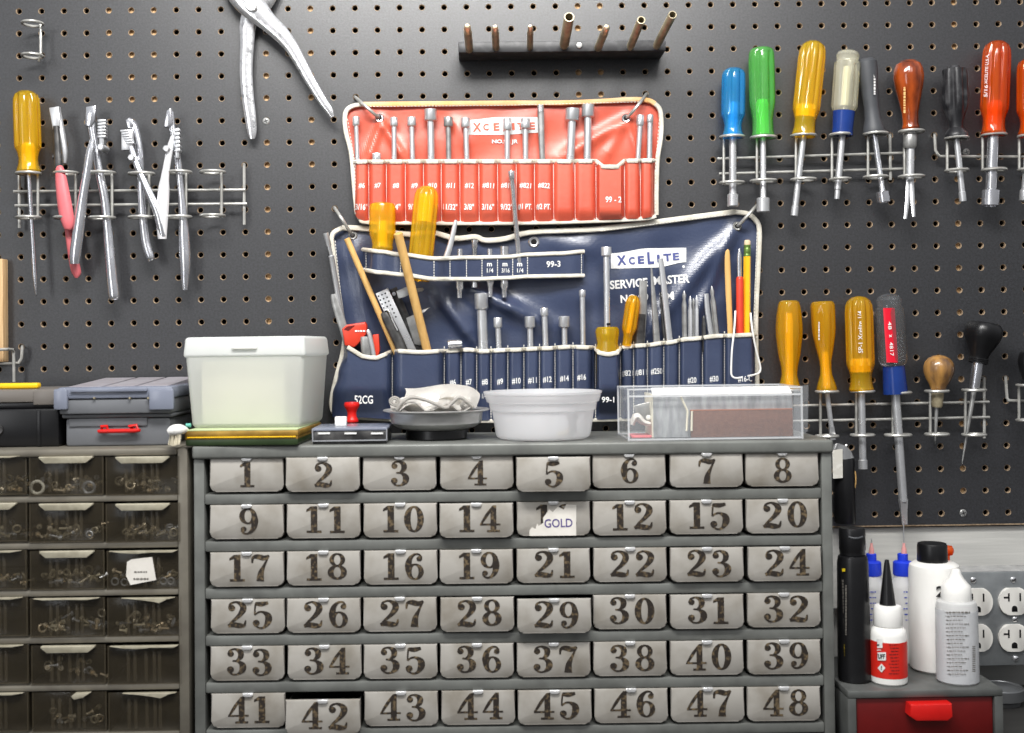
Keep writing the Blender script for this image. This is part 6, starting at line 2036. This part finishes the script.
# upper strap tools
def bit(label, pts, Y, group='driver bits in the navy strap', m='bright'):
    """pts: (px, py, width)"""
    bm = NB()
    a = [W(x, y, Y) for x, y, w in pts]
    prof = []
    s = mpp(Y)
    b, tp = a[-1], a[0]
    L = (tp - b).length
    A = frame_from(b, tp)
    for (x, y, w), p in zip(pts[::-1], a[::-1]):
        prof.append((w / 2 * s, (p - b).length))
    lathe(bm, A, prof, 18)
    return single('driver_bit', bm, m, label, 'driver bit', group)
bit('stepped driver bit in navy strap, left of the four bits', [(460, 249, 5.6), (460, 262, 5.6), (460, 262.1, 7.4), (459.8, 288, 7.8), (459.6, 290, 5.2), (459.4, 298, 5)], s_y(460) + .0055)
bit('slimmest driver bit in navy strap, second from left', [(474.6, 240, 6.4), (474.4, 248, 6.4), (474.4, 249, 5), (474.4, 276, 5), (474.4, 277, 6), (474.4, 287.6, 5.8)], s_y(474) + .005)
bit('stepped driver bit in navy strap, third from left', [(489.8, 249, 5.6), (489.8, 262, 5.6), (489.8, 262.1, 7.6), (490.2, 282, 8), (490.4, 287, 5), (490.4, 297, 4.4)], s_y(490) + .0055)
bit('wide topped driver bit in navy strap, rightmost of the four', [(504.4, 246.6, 9.6), (504.4, 255, 9.6), (504.4, 255.4, 7), (504.4, 282, 8.4), (504.4, 287, 8), (504.4, 289, 5.6), (504.4, 297.4, 5.2)], s_y(504) + .0058)
bm = NB(); limb(bm, [(456, 220, 2.6), (454.6, 226, 4.6), (450.5, 244, 5.6), (446, 258, 6), (441, 275, 6)], s_y(446) + .0065, .0013, n=3)
single('spudger', bm, 'steel', 'flat pointed steel blade leaning out of the navy strap beside the amber handle', 'blade')
blade_tool('long thin nut driver shaft rising from the navy strap across the orange pockets', (511.2, 170.8), (520.6, 276), 7, 8.4, 5.2, -.034, None, 'bright', Yb=s_y(520) + .0045)
def amber_tool(label, base, top, hw, prof, mod, Y, extra=None, name='screwdriver', core=None, m='amber'):
    b, tp = W(base[0], base[1], Y), W(top[0], top[1], Y)
    t = thing(name, label, 'tool handle', b)
    bm = NB(); handle_shape(bm, b, tp, hw / 2 * mpp(Y), prof, mod); h = new_obj('handle', bm, m, t, 30)
    if core:
        d = tp - b
        p, q = b + d * core[0], b + d * core[1]
        bm = NB(); lathe(bm, frame_from(p, q), [(0, 0), (core[2] * hw / 2 * mpp(Y), 0), (core[2] * hw / 2 * mpp(Y), (q - p).length), (0, (q - p).length)], 12); new_obj('core', bm, 'amber_core', h, 0)
    return t
t = amber_tool('short amber translucent handle standing upright in the navy strap', (382.4, 250.5), (382.6, 203), 27.6, 'stub', flute(6, .10, .38, .95), -.0405, core=(.08, .62, .36))
bm = NB(); p, q = W(382.4, 270, -.040), W(382.4, 251, -.0405); lathe(bm, frame_from(p, q), [(0, 0), (.0032, 0), (.0032, (q - p).length), (0, (q - p).length)], 12); new_obj('shaft', bm, 'steel', t)
t = amber_tool('taller amber fluted handle leaning right in the navy strap', (418.6, 281), (427.6, 185.5), 25.5, 'fluted_wide', F10, -.0400, core=(.62, .90, .6))

# navy pocket, right half
Ya = -.0285
s = mpp(Ya)
a, b, e = W(607.2, 327, Ya), W(608, 392, Ya), W(606.2, 247.2, Ya + .003)
t = thing('nut_driver', 'upside down nut driver with amber handle in the deep navy pocket, shaft pointing up', 'nut driver', b)
bm = NB(); L = (a - b).length; r = 12.2 * s
lathe(bm, frame_from(b, a), [(0, 0), (r * .8, 0), (r * .95, .1 * L), (r * .95, .58 * L), (r * .98, .66 * L), (r * .86, .76 * L), (r * .92, .82 * L), (r, .92 * L), (r * .96, .97 * L), (r * .8, L), (0, L)], 40, mod=flute(10, .06, -.01, L * .6 and 1)); new_obj('handle', bm, 'amber', t, 30)
bm = NB(); L = (e - a).length; lathe(bm, frame_from(a - (e - a) * .1, e), [(0, 0), (3.1 * s, 0), (3.1 * s, L * 1.1 - 10 * s), (5.2 * s, L * 1.1 - 8.6 * s), (5.3 * s, L * 1.1 - .0006), (5 * s, L * 1.1), (3.4 * s, L * 1.1), (3.2 * s, L * 1.1 - .006), (0, L * 1.1 - .006)], 24); new_obj('shaft', bm, 'steel', t)
bm = NB(); p = W(608.6, 325.4, Ya - .006); lathe(bm, frame_from(p, p + Vector((0, 0, 1))), [(0, 0), (2 * s, 0), (2 * s, 2.4 * s), (0, 2.4 * s)], 12); new_obj('set_screw', bm, 'black', t)
driver('screwdriver', 'small amber fluted handle leaning in the navy roll right of the upside down driver', 'screwdriver', (626.6, 345.5), (634, 295.5), (625.6, 352), 15.4, 'slim', 'amber_deep', ('amber_core', .25, .85, .3), 4, 'blade', 4, 8, Y=-.0240, mod=F6)
GF = 'files and blades in the navy pockets'
def flat(label, pts, Y, d, m='dull_steel', cat='file', name='file', n=3):
    bm = NB(); limb(bm, pts, Y, d, n=n)
    return single(name, bm, m, label, cat, GF)
flat('broad flat chisel with lighter upper half right of the small amber handle', [(643, 280.6, 8), (642.6, 313, 8.2), (640, 345, 9), (640, 360, 9)], YN, .0016, 'dull_steel', 'chisel', 'chisel')
flat('dark lower sleeve clasping the broad flat chisel', [(641, 314, 9.4), (639.6, 340, 9.8), (639.6, 358, 9.8)], YN - .0012, .0026, 'dark_steel', 'sleeve', 'sleeve', 1)
flat('thin tapering needle file right of the broad chisel', [(651.4, 267.5, 1.6), (652.6, 285, 3.6), (655, 315, 6), (657, 345, 7), (658, 360, 7)], YN, .002, 'dull_steel')
flat('longest flat file crossing the navy roll banner', [(660.6, 258.6, 5.2), (662.6, 275, 5.6), (666.4, 310, 6), (669.6, 340, 6.2), (672, 360, 6.2)], YN, .0016, 'steel')
flat('thin dark file just left of the longest file', [(660.4, 292, 1.6), (662.6, 315, 3.4), (666, 345, 4.2), (669, 360, 4)], YN + .0045, .0016, 'dark_steel')
def hexbit(label, x0, y0, x1, w, Y=YN, m='dull_steel', tipl=9, notch=True):
    bm = NB()
    b, e = W(x1, 352, Y), W(x0, y0, Y)
    s = mpp(Y); L = (e - b).length
    lathe(bm, frame_from(b, e), [(0, 0), (w / 2 * s, 0), (w / 2 * s, L - tipl * s * 1.6), (w * .3 * s, L - tipl * s), (w * .42 * s, L - tipl * .55 * s), (w * .08 * s, L), (0, L)], 12, mod=hexmod(-1, 9))
    return single('screwdriver_bit', bm, m, label, 'driver bit', 'double ended bits in the navy pockets')
hexbit('pointed dark bit, leftmost of the cluster right of the files', 684.2, 290.5, 685, 5, YN)
hexbit('bright bit, second of the cluster right of the files', 690.2, 296, 690.4, 4.4, YN - .001, 'steel')
hexbit('bit with wide collar, third of the cluster right of the files', 693.4, 298, 693.2, 4.2, YN + .004, 'dull_steel')
hexbit('bright bit, rightmost of the cluster right of the files', 696.6, 295.5, 696.8, 4.6, YN, 'steel')
hexbit('shortest dark bit low in the pocket left of the flat bright blade', 703.6, 315.6, 704.4, 4.2, YN, 'dark_steel', 5)
flat('flat bright blade leaning left in the pocket before the wooden stick', [(706.4, 293.6, 5), (707.6, 310, 5.4), (711.6, 338, 5.8), (712.6, 350, 5.8)], YN + .001, .0016, 'steel', 'blade', 'blade')
hexbit('pointed leaning bit just left of the wooden stick', 711.6, 286, 718.4, 5.4, YN - .001, 'dull_steel', 10)
bm = NB(); limb(bm, [(728.4, 249.6, 2), (727.4, 256, 5.2), (728.4, 290, 6), (730, 325, 5.4), (730.4, 348, 5)], YN, .0014, n=3)
single('wooden_stick', bm, 'dowel', 'flat pale wooden stick with pointed top in the last navy pocket', 'stick')
t = thing('scriber', 'red handled scriber with a steel tip between wooden stick and pencil', 'scriber', W(740, 348, YN - .002))
bm = NB(); A = frame_from(W(740.1, 348, YN - .002), W(739.8, 276.5, YN - .002)); s = mpp(YN); L = 71.5 * s
lathe(bm, A, [(0, 0), (3.8 * s, 0), (3.8 * s, L - .003), (3.3 * s, L - .001), (2.6 * s, L), (0, L)], 20); new_obj('handle', bm, 'red_vinyl', t)
bm = NB(); limb(bm, [(739.6, 278, 4), (739.4, 262, 4.4), (739.4, 254, 3.6), (739.6, 248.4, 1)], YN - .002, .0014, n=3); new_obj('tip', bm, 'bright', t)
t = thing('pencil', 'yellow pencil with worn eraser up at the right end of the navy roll', 'pencil', W(746.6, 348, YN))
bm = NB(); A = frame_from(W(746.6, 348, YN), W(747.2, 256, YN)); L = 92 * s; lathe(bm, A, [(0, 0), (3.7 * s, 0), (3.7 * s, L), (0, L)], 6); new_obj('barrel', bm, 'pencil', t)
A = frame_from(W(747.2, 256.4, YN), W(747.4, 240, YN))
bm = NB(); lathe(bm, A, [(0, 0), (3.5 * s, 0), (3.5 * s, 2 * s), (3.2 * s, 2.6 * s), (3.5 * s, 3.4 * s), (3.5 * s, 8 * s), (3.2 * s, 8.6 * s), (3.5 * s, 9.4 * s), (3.4 * s, 11.6 * s), (0, 11.6 * s)], 20); new_obj('ferrule', bm, 'ferrule_green', t)
bm = NB(); lathe(bm, A, [(0, 11.6 * s), (3.2 * s, 11.6 * s), (3.2 * s, 15 * s), (2.4 * s, 16.4 * s), (0, 16.6 * s)], 20); new_obj('eraser', bm, 'eraser', t)
bm = NB(); Yc = -.036
tube(bm, [W(735.4, 311, -.022), W(734.2, 330, -.032), W(732, 350, Yc), (W(731.2, 370, Yc)), W(732, 376, Yc), W(736, 378.2, Yc), W(742, 377.4, Yc)], .0011, 8, 5)
tube(bm, [W(750.6, 313, -.022), W(752.4, 330, -.030), W(756.2, 350, -.028), W(760.2, 366, -.026), W(759.6, 372, -.026), W(755, 374.6, -.028), W(748, 376, -.033)], .0011, 8, 5)
single('wire_clip', bm, 'white_plastic', 'bent white wire clip hanging over the last navy pocket below the pencil', 'clip')

# navy pocket, left half
YL = -.016
def stick(label, a, b, w, Yt, Yb):
    bm = NB(); p, q = W(b[0], b[1], Yb), W(a[0], a[1], Yt)
    L = (q - p).length; s = mpp((Yt + Yb) / 2)
    lathe(bm, frame_from(p, q), [(0, 0), (w / 2 * s, 0), (w / 2 * s, L - .0006), (w / 2 * s * .85, L), (0, L)], 18)
    single('dowel', bm, 'dowel', label, 'dowel', 'wooden dowels in the navy roll')
stick('thin wooden dowel leaning left from the navy pocket to the corner grommet', (346.8, 238.4), (397.6, 356), 6.2, -.034, -.0215)
stick('thicker wooden dowel crossing in front of the navy strap', (398, 233), (429, 358), 8.8, -.0765, -.0285)
# caliper
t = thing('caliper', 'dark steel vernier caliper tilted between the two dowels in the navy roll', 'caliper', W(417, 350, YL))
bm = NB(); limb(bm, [(391.5, 289, 11), (399, 306, 11.5), (417, 350, 12), (419.5, 356, 12)], YL - .003, .0016, n=1, seg=8); new_obj('beam', bm, 'dark_steel', t)
bm = NB()
prism(bm, [(396, 291), (410, 285.6), (414, 286.5), (415, 289), (422.5, 287.6), (424.2, 289.4), (422, 291.6), (412, 293), (405, 296.8), (398.5, 299)], YL - .0055, YL - .0025, 0, .0004)
new_obj('fixed_jaw', bm, 'dull_steel', t)
bm = NB()
prism(bm, [(406, 318), (413, 315), (420, 310.5), (430.5, 307), (425, 311.5), (417, 317.5), (421, 330), (423, 343), (420, 345.5), (414, 344)], YL - .0065, YL - .0025, 0, .0004)
new_obj('sliding_jaw', bm, 'dull_steel', t)
bm = NB(); p = W(394, 294, YL - .0046); lathe(bm, frame_from(p, p + Vector((0, -1, 0))), [(0, 0), (.0022, 0), (.0022, .0012), (0, .0014)], 14); new_obj('rivet', bm, 'bright', t)
# perforated plate
bm = NB()
a0, b0 = (375.5, 293.5), (388, 288.5)
plate = [(375.5, 293.5), (388, 288), (418.6, 355), (406, 358.5)]
prism(bm, plate, YL - .0108, YL - .0096, 0, .0003)
for i in range(3):
    for j in range(7):
        x = 378.5 + i * 3.4 + j * 1.75
        y = 296.2 - i * 1.4 + j * 3.9
        p = W(x, y, YL - .0109)
        lathe(bm, frame_from(p + Vector((0, .0003, 0)), p + Vector((0, -1, 0))), [(.0010, 0), (.0010, .0004), (0, .0004)], 8, mi=1)
single('perforated_plate', bm, ['steel', 'black'], 'flat steel plate with rows of little holes beside the thin dowel', 'plate')
t = thing('folding_knife', 'dark folding knife with a bright top edge in front of the perforated plate', 'knife', W(404, 350, YL))
bm = NB(); limb(bm, [(384, 312, 7), (387, 318, 10), (396, 336, 11), (404, 354, 10.5), (405.5, 358, 10)], YL - .0145, .0030, n=2); new_obj('handle', bm, 'dark_steel', t)
bm = NB(); tube(bm, [W(384.2, 311, YL - .0172), W(388.6, 310.4, YL - .0178), W(393, 321, YL - .0178), W(397.6, 330.5, YL - .0178)], .0009, 8, 3); new_obj('edge_strip', bm, 'bright', t)
# red cutter in the left pocket
t = thing('tubing_cutter', 'red tubing cutter sticking out of the left navy pocket', 'cutter', W(356, 350, -.026))
bm = NB(); prism(bm, [(341.6, 329), (346.5, 324.6), (365, 321.8), (366.8, 325), (366.6, 334), (358, 344.5), (354, 347.6), (344.5, 345.5)], -.031, -.021, 0, .0022); new_obj('body', bm, 'red_vinyl', t)
bm = NB(); prism(bm, [(344, 329.2), (347.5, 326.4), (355, 325.2), (348.5, 330.4)], -.0318, -.0308, 0, 0); new_obj('slot', bm, 'darkred', t, 0)
bm = NB(); prism(bm, [(372.5, 334.6), (378.6, 334), (379.8, 350), (377, 362), (372.5, 362)], -.030, -.022, 0, .0016); new_obj('rear_body', bm, 'red_vinyl', t)
bm = NB(); print_line(bm, 360, 331, 10, 1.6, -.0317); new_obj('lettering', bm, 'white_ink', t, 0)
t = thing('wire_stripper', 'grey steel plier handles beside the red cutter in the left navy pocket', 'pliers', W(365, 352, -.030))
bm = NB(); limb(bm, [(364.8, 336.6, 8), (365, 341, 9.4), (366, 352, 9.5), (366.6, 361, 9)], -.0320, .0028, n=3); new_obj('handle', bm, 'dull_steel', t)
bm = NB(); limb(bm, [(367.4, 330, 3.6), (369, 333, 4.4), (371.5, 343, 4.6), (374, 357, 4.6)], -.0320, .0024, n=3); new_obj('handle', bm, 'steel', t)
# slim driver and file at the left edge of the roll
t = thing('nut_driver', 'slim steel driver leaning outside the left edge of the navy roll', 'nut driver', W(345, 340, -.020))
bm = NB(); p, q = W(332, 258, -.0225), W(325.6, 233, -.026); L = (q - p).length; lathe(bm, frame_from(p, q), [(0, 0), (1.8 * s, 0), (1.9 * s, L * .45), (2.7 * s, L * .52), (2.8 * s, L), (2 * s, L), (0, L)], 18); new_obj('tip', bm, 'steel', t)
bm = NB(); p, q = W(349, 360, -.0185), W(331.2, 255.5, -.0228); L = (q - p).length; lathe(bm, frame_from(p, q), [(0, 0), (2.8 * s, 0), (2.8 * s, L - .002), (3.2 * s, L - .001), (2.6 * s, L), (0, L)], 18); new_obj('shaft', bm, 'steel', t)
bm = NB(); limb(bm, [(333.4, 294, 5), (334.8, 300, 7.4), (339, 314, 8.6), (344, 330, 8.4), (350, 352, 8)], -.0235, .0014, n=3)
single('file', bm, 'dull_steel', 'flat grey file tucked along the left edge of the navy roll', 'file', GF)

# ------------------------------------------------------------------ tool bar with brass tubes
Yb = -.040
t = thing('peg_bar', 'black wooden bar screwed high on the pegboard carrying seven brass tubes', 'rack', W(562, 55, -.02))
a, b = W(458.4, 49, Yb), W(665.8, 44, Yb)
zt0, zb0 = W(562, 40.8, Yb).z, W(562, 51.6, Yb).z
bm = NB(); box(bm, a.x, b.x, Yb, -.0005, zb0, zt0, .0012); new_obj('bar', bm, 'black_wood', t)
bm = NB(); p = W(579.2, 45.4, Yb - .0005); lathe(bm, frame_from(p, p + Vector((0, -1, 0))), [(0, 0), (.0036, 0), (.0030, .0012), (0, .0016)], 16); new_obj('screw', bm, 'dull_steel', t)
tubes = [(469.4, 49.4, 467.2, 25.5, 8.4, 'bullet'), (496, 47.5, 495, 26.5, 7.8, 'bullet'), (530, 47.6, 530.4, 26, 6.6, 'bullet'), (564, 46, 569.2, 17, 10.4, 'open'),
         (598, 48, 607, 26.5, 8.2, 'bullet'), (630, 47.6, 641.2, 20, 8.4, 'open'), (656.2, 46.5, 672.6, 14.6, 8.6, 'open')]
pos = ['leftmost', 'second from left', 'third from left', 'thickest, fourth from left', 'fifth from left', 'sixth from left', 'rightmost']
for k, (x0, y0, x1, y1, w, kind) in enumerate(tubes):
    p, q = W(x0, y0, Yb - .0004), W(x1, y1, -.118)
    L = (q - p).length; r = w / 2 * mpp(-.11)
    A = frame_from(p, q)
    bm = NB()
    if kind == 'open':
        lathe(bm, A, [(0, 0), (r * .8, 0), (r * .8, .006), (r, .0065), (r, L - .0005), (r * .95, L), (r * .78, L), (r * .72, L - .02), (0, L - .02)], 28)
        mm = 'brass'
        o = single('brass_tube', bm, mm, 'open ended brass tube on the black bar, ' + pos[k], 'tube', 'brass tubes on the black bar')
    else:
        T = thing('brass_tube', 'brass tube with a bright rounded tip on the black bar, ' + pos[k], 'tube', p, 'brass tubes on the black bar')
        lathe(bm, A, [(0, 0), (r, 0), (r, L * .72), (r * .98, L * .74), (r * .86, L * .75), (0, L * .75)], 28)
        new_obj('barrel', bm, 'brass', T)
        bm = NB(); lathe(bm, A, [(0, L * .6), (r * .86, L * .6), (r * .86, L * .9), (r * .74, L * .96), (r * .45, L * .992), (0, L)], 24); new_obj('tip', bm, 'brass_bright', T)

# wooden rail at the far left edge of the photo
bm = NB(); a, b = W(-30, 310, -.012), W(4.4, 310, -.012)
box(bm, a.x, b.x, -.016, -.0004, W(0, 362, -.012).z, W(0, 259, -.012).z, .001)
single('wooden_strip', bm, 'wood', 'pale wooden strip against the pegboard at the far left edge', 'strip')

# ------------------------------------------------------------------ light
def area(name, loc, target, sx, sy, power, col=(1, 1, 1)):
    l = bpy.data.lights.new(name, 'AREA')
    l.shape = 'RECTANGLE'; l.size = sx; l.size_y = sy; l.energy = power; l.color = col
    o = bpy.data.objects.new(name, l); COL.objects.link(o)
    o.location = loc
    d = Vector(target) - Vector(loc)
    o.rotation_euler = d.to_track_quat('-Z', 'Y').to_euler()
    return o
area('shop_light', (0.47, -0.76, CAM.z + 0.80), (0.47, 0.0, CAM.z + 0.10), 0.80, 0.20, 19, (1.0, 0.985, 0.96))
area('metal_fill', (-0.9, -2.3, CAM.z + 0.35), (0.4, 0, CAM.z - 0.1), 0.5, 1.1, 7, (0.97, 0.985, 1.0))  # added fill without a known source, puts highlights on the metal
area('room_light', (0.75, -1.9, CAM.z + 1.25), (0.5, 0, CAM.z - 0.05), 1.2, 0.6, 9, (1.0, 0.975, 0.94))
w = bpy.data.worlds.new('room'); sc.world = w; w.use_nodes = True
N, L_ = w.node_tree.nodes, w.node_tree.links
bg = N['Background']
tc = N.new('ShaderNodeTexCoord'); sp = N.new('ShaderNodeSeparateXYZ'); rp = N.new('ShaderNodeValToRGB')
L_.new(tc.outputs['Generated'], sp.inputs[0])
mr = N.new('ShaderNodeMapRange'); mr.inputs['From Min'].default_value = -1; mr.inputs['From Max'].default_value = 1
L_.new(sp.outputs['Z'], mr.inputs['Value']); L_.new(mr.outputs['Result'], rp.inputs['Fac'])
el = rp.color_ramp.elements
el[0].position, el[0].color = 0.30, (0.05, 0.048, 0.045, 1)
el[1].position, el[1].color = 0.80, (0.80, 0.82, 0.85, 1)
e2 = el.new(0.52); e2.color = (0.34, 0.34, 0.35, 1)
L_.new(rp.outputs['Color'], bg.inputs['Color']); bg.inputs['Strength'].default_value = 0.8
sc.view_settings.view_transform = 'Standard'
sc.view_settings.look = 'None'
sc.view_settings.exposure = 0.0
sc.cycles.use_denoising = True
sc.cycles.max_bounces = 10
sc.cycles.transparent_max_bounces = 24
sc.cycles.caustics_reflective = False
sc.cycles.caustics_refractive = False
